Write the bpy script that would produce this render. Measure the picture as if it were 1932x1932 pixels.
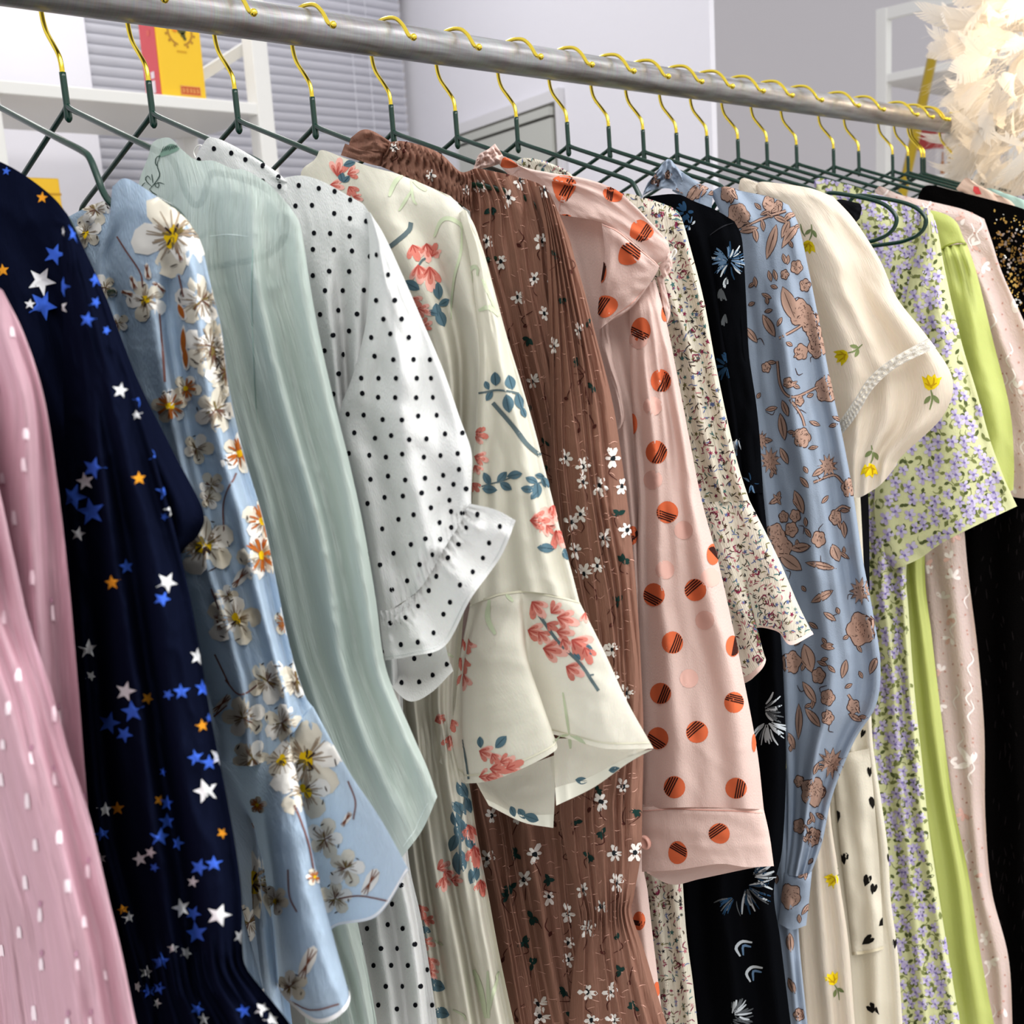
import bpy, math, random
import numpy as np
from mathutils import Vector, Matrix

for _o in list(bpy.data.objects):
    bpy.data.objects.remove(_o)
SC = bpy.context.scene
COL = SC.collection
random.seed(7)
RNG = np.random.RandomState(11)

# ------------------------------------------------------------------ camera
ZR = 1.60                                   # height of the rail's axis
F_PX, HALF = 2103.67, 966.0
YAW, PITCH, ROLL = 0.8084560, 0.1837146, 0.0610434
CAM = np.array([0.0, -0.682098, ZR - 0.197505])

def _axes():
    f = np.array([math.cos(PITCH)*math.cos(YAW), math.cos(PITCH)*math.sin(YAW), -math.sin(PITCH)])
    r = np.array([math.sin(YAW), -math.cos(YAW), 0.0])
    d = np.cross(f, r)
    c, s = math.cos(ROLL), math.sin(ROLL)
    return c*r + s*d, -s*r + c*d, f
AX_R, AX_D, AX_F = _axes()
RM = np.array([AX_R, AX_D, AX_F])

cam_data = bpy.data.cameras.new('camera')
cam = bpy.data.objects.new('camera', cam_data)
COL.objects.link(cam)
cam.matrix_world = Matrix(((AX_R[0], -AX_D[0], -AX_F[0], CAM[0]),
                           (AX_R[1], -AX_D[1], -AX_F[1], CAM[1]),
                           (AX_R[2], -AX_D[2], -AX_F[2], CAM[2]),
                           (0, 0, 0, 1)))
cam_data.sensor_width = 36.0
cam_data.lens = 36.0 * F_PX / 1932.0
cam_data.clip_start = 0.02
cam_data.dof.use_dof = True
cam_data.dof.focus_distance = 0.74
cam_data.dof.aperture_fstop = 15.0
SC.camera = cam

# ------------------------------------------------------------------ light, exposure
SC.view_settings.view_transform = 'Standard'
SC.view_settings.look = 'None'
SC.view_settings.gamma = 1.0
SC.view_settings.use_curve_mapping = False
SC.view_settings.exposure = 0.3
SC.cycles.max_bounces = 4
SC.cycles.diffuse_bounces = 2
SC.cycles.adaptive_threshold = 0.04
SC.cycles.glossy_bounces = 2
SC.cycles.transmission_bounces = 2
SC.cycles.transparent_max_bounces = 6

world = bpy.data.worlds.new('world')
SC.world = world
world.use_nodes = True
world.node_tree.nodes['Background'].inputs[0].default_value = (0.97, 0.98, 1.0, 1)
world.node_tree.nodes['Background'].inputs[1].default_value = 0.74

def ceiling_lamp(name, loc, sx, sy, watts, color=(1, 0.985, 0.96)):
    ld = bpy.data.lights.new(name, 'AREA')
    ld.shape = 'RECTANGLE'; ld.size = sx; ld.size_y = sy
    ld.energy = watts; ld.color = color
    o = bpy.data.objects.new(name, ld)
    o.location = loc
    COL.objects.link(o)
    return o
ceiling_lamp('ceiling_panel_light', (-0.35, -1.75, 2.74), 2.4, 1.8, 62)
ceiling_lamp('ceiling_panel_light', (1.75, -1.45, 2.74), 1.8, 1.2, 27)
ceiling_lamp('ceiling_panel_light', (0.9, 1.25, 2.74), 1.2, 0.3, 8)

# ------------------------------------------------------------------ projection helpers (photo pixel <-> world)
def ray(px, py):
    px = np.asarray(px, float); py = np.asarray(py, float)
    v = np.stack([(px-HALF)/F_PX, (py-HALF)/F_PX, np.ones_like(px)], -1)
    return v @ RM
def on_x(px, py, X):
    d = ray(px, py)
    t = (np.asarray(X, float) - CAM[0]) / d[..., 0]
    return CAM + d * t[..., None]
def on_y(px, py, Y):
    d = ray(px, py)
    t = (np.asarray(Y, float) - CAM[1]) / d[..., 1]
    return CAM + d * t[..., None]
def to_px(P):
    q = (np.asarray(P, float) - CAM) @ RM.T
    return np.stack([HALF + F_PX*q[..., 0]/q[..., 2], HALF + F_PX*q[..., 1]/q[..., 2]], -1)

# ------------------------------------------------------------------ materials
def srgb(h):
    h = h.lstrip('#')
    c = [int(h[i:i+2], 16)/255 for i in (0, 2, 4)]
    return tuple(x/12.92 if x <= 0.04045 else ((x+0.055)/1.055)**2.4 for x in c) + (1.0,)
MATS = {}
def _new(name):
    m = bpy.data.materials.new(name); m.use_nodes = True
    nt = m.node_tree
    return m, nt, nt.nodes['Principled BSDF'], nt.nodes['Material Output']
def plain(name, col, rough=0.6, metal=0.0, coat=0.0, bump=0.0, bscale=200.0, spec=0.5, var=0.0):
    if name in MATS: return MATS[name]
    m, nt, b, out = _new(name)
    c = srgb(col) if isinstance(col, str) else col
    b.inputs['Base Color'].default_value = c
    b.inputs['Roughness'].default_value = rough
    b.inputs['Metallic'].default_value = metal
    b.inputs['Coat Weight'].default_value = coat
    b.inputs['Specular IOR Level'].default_value = spec
    if bump or var:
        tc = nt.nodes.new('ShaderNodeTexCoord')
        n = nt.nodes.new('ShaderNodeTexNoise'); n.inputs['Scale'].default_value = bscale; n.inputs['Detail'].default_value = 4
        nt.links.new(tc.outputs['Object'], n.inputs['Vector'])
        if bump:
            bp = nt.nodes.new('ShaderNodeBump'); bp.inputs['Strength'].default_value = bump; bp.inputs['Distance'].default_value = 0.002
            nt.links.new(n.outputs['Fac'], bp.inputs['Height']); nt.links.new(bp.outputs['Normal'], b.inputs['Normal'])
        if var:
            mx = nt.nodes.new('ShaderNodeMix'); mx.data_type = 'RGBA'; mx.blend_type = 'MULTIPLY'
            mx.inputs[0].default_value = var
            mx.inputs[6].default_value = c
            nt.links.new(n.outputs['Color'], mx.inputs[7])
            nt.links.new(mx.outputs[2], b.inputs['Base Color'])
    MATS[name] = m
    return m
def fabric(name, col, rough=0.8, sheen=0.25, transl=0.25, sheer=0.0, crinkle=0.25, cu=900.0, cv=60.0, spec=0.25, slub=None, mottled=0.06, wrink=0.16):
    """woven cloth: UV (metres) drives a stretched crinkle bump; light passes through by transl, see-through by sheer"""
    if name in MATS: return MATS[name]
    m, nt, b, out = _new(name)
    c = srgb(col)
    N = nt.nodes; L = nt.links
    uv = N.new('ShaderNodeUVMap'); uv.uv_map = 'UVMap'
    mp = N.new('ShaderNodeMapping'); mp.inputs['Scale'].default_value = (cu, cv, 1)
    L.new(uv.outputs['UV'], mp.inputs['Vector'])
    nz = N.new('ShaderNodeTexNoise'); nz.noise_dimensions = '2D'; nz.inputs['Scale'].default_value = 1.0; nz.inputs['Detail'].default_value = 1
    L.new(mp.outputs[0], nz.inputs['Vector'])
    mp2 = N.new('ShaderNodeMapping'); mp2.inputs['Scale'].default_value = (22, 9, 1)
    L.new(uv.outputs['UV'], mp2.inputs['Vector'])
    nz2 = N.new('ShaderNodeTexNoise'); nz2.noise_dimensions = '2D'; nz2.inputs['Scale'].default_value = 1.0; nz2.inputs['Detail'].default_value = 3; nz2.inputs['Roughness'].default_value = 0.6
    L.new(mp2.outputs[0], nz2.inputs['Vector'])
    hm = N.new('ShaderNodeMath'); hm.operation = 'MULTIPLY'; hm.inputs[1].default_value = 0.0012*crinkle
    L.new(nz.outputs['Fac'], hm.inputs[0])
    ha = N.new('ShaderNodeMath'); ha.operation = 'MULTIPLY_ADD'; ha.inputs[1].default_value = 0.012*wrink
    L.new(nz2.outputs['Fac'], ha.inputs[0]); L.new(hm.outputs[0], ha.inputs[2])
    bp2 = N.new('ShaderNodeBump'); bp2.inputs['Strength'].default_value = 1.0; bp2.inputs['Distance'].default_value = 1.0
    L.new(ha.outputs[0], bp2.inputs['Height'])
    base = N.new('ShaderNodeMix'); base.data_type = 'RGBA'; base.blend_type = 'MULTIPLY'; base.inputs[0].default_value = mottled
    base.inputs[6].default_value = c
    L.new(nz.outputs['Color'], base.inputs[7])
    colout = base.outputs[2]
    if slub:
        mp3 = N.new('ShaderNodeMapping'); mp3.inputs['Scale'].default_value = slub[1]
        L.new(uv.outputs['UV'], mp3.inputs['Vector'])
        n3 = N.new('ShaderNodeTexNoise'); n3.noise_dimensions = '2D'; n3.inputs['Scale'].default_value = 1; n3.inputs['Detail'].default_value = 2
        L.new(mp3.outputs[0], n3.inputs['Vector'])
        rp = N.new('ShaderNodeValToRGB'); rp.color_ramp.elements[0].position = slub[2]; rp.color_ramp.elements[1].position = slub[2]+0.08
        L.new(n3.outputs['Fac'], rp.inputs['Fac'])
        mx = N.new('ShaderNodeMix'); mx.data_type = 'RGBA'
        L.new(rp.outputs['Color'], mx.inputs[0]); L.new(colout, mx.inputs[6]); mx.inputs[7].default_value = srgb(slub[0])
        colout = mx.outputs[2]
    if spec > 0.3:                                   # satin and twill keep a soft gloss
        L.new(colout, b.inputs['Base Color'])
        b.inputs['Roughness'].default_value = rough
        b.inputs['Specular IOR Level'].default_value = spec
        sh = b
    else:                                            # matt cloth
        N.remove(b)
        sh = N.new('ShaderNodeBsdfDiffuse'); sh.inputs['Roughness'].default_value = 0.0
        L.new(colout, sh.inputs['Color'])
    L.new(bp2.outputs[0], sh.inputs['Normal'])
    m1 = sh
    if transl > 0.06:
        tr = N.new('ShaderNodeBsdfTranslucent'); L.new(colout, tr.inputs['Color']); L.new(bp2.outputs[0], tr.inputs['Normal'])
        m1 = N.new('ShaderNodeMixShader'); m1.inputs[0].default_value = transl
        L.new(sh.outputs[0], m1.inputs[1]); L.new(tr.outputs[0], m1.inputs[2])
    last = m1
    if sheer > 0:
        tp = N.new('ShaderNodeBsdfTransparent'); tp.inputs['Color'].default_value = (0.96, 0.96, 0.96, 1)
        m2 = N.new('ShaderNodeMixShader'); m2.inputs[0].default_value = sheer
        L.new(m1.outputs[0], m2.inputs[1]); L.new(tp.outputs[0], m2.inputs[2]); last = m2
    L.new(last.outputs[0], out.inputs['Surface'])
    MATS[name] = m
    return m
def ink(name, col, rough=0.8, metal=0.0):
    if metal: return plain('ink_'+name, col, rough, metal, spec=0.2)
    name = 'ink_'+name
    if name in MATS: return MATS[name]
    m, nt, b, out = _new(name)
    nt.nodes.remove(b)
    d = nt.nodes.new('ShaderNodeBsdfDiffuse'); d.inputs['Color'].default_value = srgb(col)
    nt.links.new(d.outputs[0], out.inputs['Surface'])
    MATS[name] = m
    return m

# ------------------------------------------------------------------ object helpers
def link(name, me, parent=None, mats=(), loc=None, smooth=True):
    o = bpy.data.objects.new(name, me)
    COL.objects.link(o)
    for m in mats: me.materials.append(m)
    if parent is not None: o.parent = parent
    if loc is not None: o.location = loc
    if smooth and len(me.polygons): me.polygons.foreach_set('use_smooth', [True]*len(me.polygons))
    return o
def mesh(verts, faces):
    me = bpy.data.meshes.new('m')
    me.from_pydata([tuple(map(float, v)) for v in verts], [], [tuple(map(int, f)) for f in faces])
    me.update()
    return me
def thing(name, label, cat, loc=(0, 0, 0), group=None):
    o = bpy.data.objects.new(name, None); COL.objects.link(o)
    o.location = loc; o.empty_display_size = 0.05
    o['label'] = label; o['category'] = cat
    if group: o['group'] = group
    return o
def tag(o, label, cat, group=None):
    o['label'] = label; o['category'] = cat
    if group: o['group'] = group
    return o
def struct(o):
    o['kind'] = 'structure'; return o
def box_vf(lo, hi):
    x0, y0, z0 = lo; x1, y1, z1 = hi
    v = [(x0,y0,z0),(x1,y0,z0),(x1,y1,z0),(x0,y1,z0),(x0,y0,z1),(x1,y0,z1),(x1,y1,z1),(x0,y1,z1)]
    f = [(0,3,2,1),(4,5,6,7),(0,1,5,4),(1,2,6,5),(2,3,7,6),(3,0,4,7)]
    return v, f
def box(name, lo, hi, mat, parent=None, bevel=0.0):
    off = np.zeros(3)
    if parent is not None: off = np.array(parent.location)
    me = mesh(*box_vf(np.array(lo)-off, np.array(hi)-off))
    o = link(name, me, parent, [mat], smooth=False)
    if bevel:
        b = o.modifiers.new('bevel', 'BEVEL'); b.width = bevel; b.segments = 2
    return o
def tube_vf(pts, rad, seg=10, cap=True):
    """swept tube with parallel-transported frames; rad scalar or per point"""
    P = np.array(pts, float); n = len(P)
    R = np.full(n, rad) if np.isscalar(rad) else np.array(rad, float)
    T = np.gradient(P, axis=0); T /= np.linalg.norm(T, axis=1)[:, None] + 1e-12
    a = np.array([1, 0, 0.0]) if abs(T[0, 0]) < 0.9 else np.array([0, 1.0, 0])
    u = np.cross(T[0], a); u /= np.linalg.norm(u)
    V, F = [], []
    ang = np.linspace(0, 2*np.pi, seg, endpoint=False)
    for i in range(n):
        u = u - T[i]*(u @ T[i]); u /= np.linalg.norm(u) + 1e-12
        w = np.cross(T[i], u)
        V += [P[i] + R[i]*(math.cos(t)*u + math.sin(t)*w) for t in ang]
    for i in range(n-1):
        for k in range(seg):
            k2 = (k+1) % seg
            F.append((i*seg+k, i*seg+k2, (i+1)*seg+k2, (i+1)*seg+k))
    if cap:
        F.append(tuple(range(seg-1, -1, -1))); F.append(tuple((n-1)*seg+k for k in range(seg)))
    return V, F
def merge(parts):
    V, F = [], []
    for v, f in parts:
        o = len(V); V += list(v); F += [tuple(i+o for i in q) for q in f]
    return V, F
def catmull(pts, n):
    P = np.array(pts, float)
    if len(P) == 1: return np.repeat(P, n, 0)
    t = np.linspace(0, len(P)-1, n)
    return cr_eval(P, t)
def cr_eval(P, t):
    """Catmull-Rom along axis 0 at uniform parameters t"""
    m = len(P)
    if m == 2:
        tt = np.clip(t, 0, 1).reshape((-1,)+(1,)*(P.ndim-1)); return P[0]*(1-tt)+P[1]*tt
    i = np.clip(np.floor(t).astype(int), 0, m-2); f = (t-i).reshape((-1,)+(1,)*(P.ndim-1))
    ext = np.concatenate([2*P[:1]-P[1:2], P, 2*P[-1:]-P[-2:-1]], 0)
    p0, p1, p2, p3 = ext[i], ext[i+1], ext[i+2], ext[i+3]
    return 0.5*((2*p1) + (-p0+p2)*f + (2*p0-5*p1+4*p2-p3)*f*f + (-p0+3*p1-3*p2+p3)*f**3)
def lathe_vf(profile, seg=24, axis_pt=(0, 0, 0)):
    V, F = [], []
    for r, z in profile:
        for k in range(seg):
            a = 2*math.pi*k/seg
            V.append((axis_pt[0]+r*math.cos(a), axis_pt[1]+r*math.sin(a), axis_pt[2]+z))
    for i in range(len(profile)-1):
        for k in range(seg):
            k2 = (k+1) % seg
            F.append((i*seg+k, i*seg+k2, (i+1)*seg+k2, (i+1)*seg+k))
    return V, F

# ------------------------------------------------------------------ the room
M_WALL = plain('painted_wall', '#e2e0e8', 0.85, bump=0.15, bscale=90)
M_WALL2 = plain('grey_painted_wall', '#c4bfc3', 0.85, bump=0.15, bscale=90)
M_WHITE = plain('white_coated_steel', '#e9e8e4', 0.45, bump=0.05, bscale=60)
M_FLOOR = plain('floor_tile', '#b8b2aa', 0.5, bump=0.1, bscale=8, var=0.15)
YW = 1.80                                   # the window wall
def quad_wall(name, x0, x1, z0, z1, y, t=0.12, mat=None):
    return struct(box(name, (x0, y, z0), (x1, y+t, z1), mat or M_WALL))
struct(box('floor', (-3, -4, -0.05), (7, 3, 0.0), M_FLOOR))
WX0, WX1, WZ0, WZ1 = 1.17, 2.085, 1.05, 2.32
quad_wall('wall_back', -3, WX0, 0, 2.9, YW)
quad_wall('wall_back_below_window', WX0, WX1, 0, WZ0, YW)
quad_wall('wall_back_above_window', WX0, WX1, WZ1, 2.9, YW)
quad_wall('wall_back_grey', 2.0, 7.0, 0, 2.9, 1.95, mat=M_WALL2)
# the white wall that runs towards us right of the window
WA = np.array([2.115, 1.86]); WD = np.array([math.cos(math.radians(256)), math.sin(math.radians(256))])
def wall_hit(px, py, lift=0.0):
    n = np.array([WD[1], -WD[0]])                        # points towards -x
    if n[0] > 0: n = -n
    p0 = WA + n*lift
    d = ray(px, py)
    t = ((p0 - CAM[:2]) @ n) / (d[:2] @ n)
    return CAM + d*t
def _wall_side():
    e = wall_hit(1341, 150); L = np.linalg.norm(e[:2]-WA)
    n = np.array([WD[1], -WD[0]]); n = -n if n[0] > 0 else n
    a, b = WA, WA + WD*L
    c, d_ = b - n*0.012, a - n*0.012
    V = [(p[0], p[1], z) for z in (0, 2.9) for p in (a, b, c, d_)]
    F = [(0,1,2,3),(4,7,6,5),(0,4,5,1),(1,5,6,2),(2,6,7,3),(3,7,4,0)]
    return struct(link('wall_side', mesh(V, F), None, [M_WALL], smooth=False))
_wall_side()

# window with venetian blind, every slat its own piece
def build_window():
    win = bpy.data.objects.new('window_1', None); COL.objects.link(win); win.location = (WX0, YW, WZ0); win['kind'] = 'structure'
    M_SLAT = plain('blind_slat', '#e2e2ec', 0.5)
    M_GLASS = plain('window_pane', '#8d918f', 0.15, spec=0.5)
    M_CORD = plain('blind_cord', '#dcdce4', 0.8)
    box('pane', (WX0, YW+0.09, WZ0), (WX1, YW+0.10, WZ1), M_GLASS, win)
    for (lo, hi) in (((WX0, YW+0.045, WZ0), (WX0+0.03, YW+0.09, WZ1)), ((WX1-0.03, YW+0.045, WZ0), (WX1, YW+0.09, WZ1)),
                     ((WX0, YW+0.045, WZ0), (WX1, YW+0.09, WZ0+0.03)), ((WX0, YW+0.045, WZ1-0.03), (WX1, YW+0.09, WZ1))):
        box('window_frame', lo, hi, M_WHITE, win)
    L = WX1-WX0-0.012
    ang = math.radians(58)
    V, F = [], []
    n = 6
    for i in range(n+1):
        s = (i/n-0.5)*0.027
        cam_ = 0.0028*(1-(2*i/n-1)**2)
        y = -(s*math.cos(ang)) - cam_*math.sin(ang); z = s*math.sin(ang) + cam_*math.cos(ang)
        y, z = y, z
        V += [(0, y, z), (L, y, z)]
    for i in range(n): F.append((2*i, 2*i+1, 2*i+3, 2*i+2))
    me = mesh(V, F); me.materials.append(M_SLAT)
    me.polygons.foreach_set('use_smooth', [True]*len(me.polygons))
    z = WZ0+0.03
    while z < WZ1-0.03:
        o = bpy.data.objects.new('slat', me); COL.objects.link(o); o.parent = win
        o.location = (0.006, 0.022, z-WZ0)
        z += 0.0222
    for x in (0.16, 0.225, L*0.80, L*0.86):
        v, f = tube_vf([(x, -0.001, 0.02), (x, -0.001, WZ1-WZ0-0.02)], 0.0008, 6)
        link('lift_cord', mesh(v, f), win, [M_CORD])
    box('head_rail', (WX0, YW+0.0, WZ1-0.03), (WX1, YW+0.04, WZ1), M_WHITE, win)
build_window()

# grey panel door in a casing on the white side wall (a wall cabinet)
def build_panel():
    M_CAS = plain('cabinet_casing', '#d6d4d8', 0.6)
    M_GAP_SHADE = plain('cabinet_gap_shade', '#55534c', 0.8)
    M_DOOR = plain('cabinet_door_paint', '#b9bab4', 0.55)
    n = np.array([WD[1], -WD[0]]); n = -n if n[0] > 0 else n
    def slab(name, px0, px1, ztop0, zbot, lift0, lift1, parent, mat):
        # runs along the wall between two photo columns; ztop0 is the top height
        a = wall_hit(px0, 250)[:2]; b = wall_hit(px1, 200)[:2]
        V = []
        for z in (zbot, ztop0):
            for p in (a + n*lift0, b + n*lift0, b + n*lift1, a + n*lift1):
                V.append((p[0]-parent.location[0], p[1]-parent.location[1], z-parent.location[2]))
        F = [(0,1,2,3),(4,7,6,5),(0,4,5,1),(1,5,6,2),(2,6,7,3),(3,7,4,0)]
        return link(name, mesh(V, F), parent, [mat], smooth=False)
    ztop = float(wall_hit(960, 222)[2])
    r = thing('wall_cabinet', 'grey wall cabinet with white casing on the pale wall behind the hangers', 'cabinet', (wall_hit(960, 260)[0], wall_hit(960, 260)[1], ztop-0.62))
    slab('casing', 868, 1066, ztop+0.022, ztop-0.62, 0.001, 0.016, r, M_CAS)
    slab('recess_shade', 876, 1058, ztop-0.004, ztop-0.60, 0.016, 0.0175, r, M_GAP_SHADE)  # dark plate: the shadow gap round the door, put in as colour
    slab('top_rail', 880, 1056, ztop-0.014, ztop-0.032, 0.0175, 0.030, r, M_DOOR)
    d = slab('door', 880, 1056, ztop-0.038, ztop-0.60, 0.0175, 0.026, r, M_DOOR)
build_panel()

# ------------------------------------------------------------------ white steel shelf at the left with its boxes
def build_shelf(name, label, x0, x1, y0, y1, boards, ztop, pw=0.030, brace=None):
    r = thing(name, label, 'shelf', (x0, y0, 0))
    for x in (x0, x1-pw):
        for y in (y0, y1-pw):
            box('post', (x, y, 0), (x+pw, y+pw, ztop), M_WHITE, r, 0.002)
    for z in boards:
        box('shelf_board', (x0+0.002, y0+0.003, z-0.022), (x1-0.002, y1-0.003, z), M_WHITE, r, 0.002)
    box('top_beam', (x0, y0, ztop-0.03), (x1, y0+0.02, ztop), M_WHITE, r)
    for x in (x0, x1-pw):
        box('side_beam', (x+0.004, y0, ztop-0.03), (x+pw-0.004, y1, ztop), M_WHITE, r)
    if brace is not None:
        for a, b in brace:
            v, f = tube_vf([np.array(a)-np.array(r.location), np.array(b)-np.array(r.location)], 0.014, 4)
            link('brace', mesh(v, f), r, [M_WHITE], smooth=False)
    return r
SY = 1.30
zb = 1.822
pA = on_y(500, 66, SY+0.01); pB = on_y(380, 142, SY+0.12)
build_shelf('storage_shelf', 'white steel storage shelf holding a yellow and red box, in front of the blind', 0.735, 1.305, SY, SY+0.34,
            (0.45, 1.12, zb), 2.25, 0.036, brace=[(pA, pB)])

M_YEL = plain('yellow_card', '#f2c20a', 0.45)
M_REDC = plain('red_card', '#c8444c', 0.5)
M_GOLDC = plain('gold_foil_card', '#e3b62e', 0.28, metal=0.55)
def quad_on(name, parent, c, ux, uz, w, h, mat, lift):
    """thin printed mark: c centre, ux/uz unit axes in the face, lift along the outward normal"""
    c = np.array(c); ux = np.array(ux, float); uz = np.array(uz, float); n = np.cross(ux, uz)
    off = np.array(parent.location)
    V = [c+ux*sx*w/2+uz*sz*h/2+n*lift-off for sx, sz in ((-1,-1),(1,-1),(1,1),(-1,1))]
    return V, [(0, 1, 2, 3)]
def ring_vf(c, ux, uz, r0, r1, n, lift, a0=0, a1=2*math.pi):
    c = np.array(c); ux = np.array(ux, float); uz = np.array(uz, float); nn = np.cross(ux, uz)
    V, F = [], []
    for i in range(n+1):
        a = a0+(a1-a0)*i/n
        d = ux*math.cos(a)+uz*math.sin(a)
        V += [c+d*r0+nn*lift, c+d*r1+nn*lift]
    for i in range(n): F.append((2*i, 2*i+1, 2*i+3, 2*i+2))
    return V, F
def build_gift_box():
    x0, x1 = 1.075, 1.165; y0, y1 = SY+0.012, SY+0.012+0.062; z0, z1 = zb, zb+0.165
    r = thing('gift_box', 'tall yellow box with red side, dark crest and red plaque on the left shelf', 'box', (x0, y0, z0))
    box('carton', (x0, y0, z0), (x1, y1, z1), M_YEL, r, 0.0015)
    box('side_panel', (x0-0.0012, y0+0.004, z0+0.001), (x0, y1, z1-0.001), M_REDC, r)
    ux, uz = (1, 0, 0), (0, 0, 1)
    off = np.array(r.location)
    cx, cz = (x0+x1)/2+0.003, z0+0.118
    parts = []
    def add(vf): parts.append(([np.array(v)-off for v in vf[0]], vf[1]))
    C = (cx, y0, cz)
    for s in (-1, 1):
        a0 = -math.pi*0.42 if s > 0 else math.pi*0.58
        add(ring_vf(C, ux, uz, 0.0225, 0.0262, 14, 0.0006, a0, a0+math.pi*0.84))
        for k in range(6):
            a = a0 + math.pi*0.84*(k+0.5)/6
            p = np.array(C)+np.array([math.cos(a), 0, math.sin(a)])*0.029
            add(ring_vf(p, ux, uz, 0, 0.0028, 6, 0.0006))
    link('crest_wreath', mesh(*merge(parts)), r, [plain('crest_gold', '#b07a06', 0.5)])
    parts = []
    add(ring_vf((cx+0.004, y0, cz+0.004), ux, uz, 0, 0.0095, 10, 0.0008))
    for (dx, dz, rr) in ((0.006, -0.006, 0.005), (0.009, -0.012, 0.0035), (-0.003, 0.008, 0.005), (0.010, 0.011, 0.004)):
        add(ring_vf((cx+dx, y0, cz+dz), ux, uz, 0, rr, 8, 0.0008))
    link('crest_figure', mesh(*merge(parts)), r, [plain('crest_dark', '#4a4a16', 0.6)])
    parts = []
    add(ring_vf((cx-0.010, y0, cz+0.003), ux, uz, 0, 0.006, 8, 0.0007))
    link('crest_shield', mesh(*merge(parts)), r, [plain('crest_orange', '#e8890c', 0.6)])
    parts = []
    for k in range(7): parts.append(quad_on('', r, (cx-0.009+0.003*k, y0, z0+0.082), ux, uz, 0.0022, 0.004, None, 0.0006))
    link('faint_lettering', mesh(*merge(parts)), r, [plain('letter_ochre', '#d59e06', 0.6)])
    px_, pz_ = cx+0.010, z0+0.013
    parts = [quad_on('', r, (px_, y0, pz_), ux, uz, 0.042, 0.017, None, 0.0006)]
    link('plaque', mesh(*merge(parts)), r, [plain('plaque_red', '#c8500c', 0.5)])
    parts = []
    for (dx, dz, w, h) in ((0, 0.0078, 0.041, 0.0012), (0, -0.0078, 0.041, 0.0012), (-0.0202, 0, 0.0012, 0.016), (0.0202, 0, 0.0012, 0.016)):
        parts.append(quad_on('', r, (px_+dx, y0, pz_+dz), ux, uz, w, h, None, 0.0009))
    for k in range(5):                                   # five blurred characters on the plaque
        cxk = px_-0.0145+0.0072*k
        for (dx, dz, w, h) in ((0, 0.003, 0.0052, 0.0012), (-0.0012+0.0008*(k % 3), 0, 0.0013, 0.009), (0.0008, -0.002-0.0006*(k % 2), 0.0048, 0.0012), (0.0016, 0.0006, 0.0011, 0.005)):
            parts.append(quad_on('', r, (cxk+dx, y0, pz_+dz), ux, uz, w, h, None, 0.0009))
    link('plaque_lettering', mesh(*merge(parts)), r, [plain('plaque_gold', '#f0b060', 0.5)])
    # pale sticker on the red side
    parts = []
    for (yy, zz, w, h) in ((y0+0.030, z0+0.020, 0.018, 0.022), (y0+0.028, z0+0.041, 0.014, 0.012)):
        parts.append(quad_on('', r, (x0-0.0012, yy, zz), (0, -1, 0), (0, 0, 1), w, h, None, 0.0006))
    for (yy, zz, w, h) in ((y0+0.028, z0+0.135, 0.016, 0.008), (y0+0.028, z0+0.115, 0.010, 0.010)):
        parts.append(quad_on('', r, (x0-0.0012, yy, zz), (0, -1, 0), (0, 0, 1), w, h, None, 0.0006))
    link('side_sticker', mesh(*merge(parts[:2])), r, [plain('sticker_white', '#dfd0d8', 0.5)])
    link('side_motif', mesh(*merge(parts[2:])), r, [plain('side_orange', '#d0584a', 0.5)])
build_gift_box()
def build_foil_box():
    p = on_y(88, 338, SY+0.05); q = on_y(60, 338, SY+0.05)
    w = 0.088
    x1 = on_y(112, 345, SY+0.05)[0]; zt = on_y(100, 336, SY+0.05)[2]
    r = thing('foil_box', 'shiny gold foil box on the lower left shelf behind the navy dress', 'box', (x1-w, SY+0.05, 1.12))
    box('carton', (x1-w, SY+0.05, 1.12), (x1, SY+0.13, zt), M_GOLDC, r, 0.002)
    box('lid_band', (x1-w-0.0008, SY+0.0492, zt-0.03), (x1+0.0008, SY+0.1308, zt-0.026), plain('foil_band', '#b98a1a', 0.3, metal=0.5), r)
build_foil_box()

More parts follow.
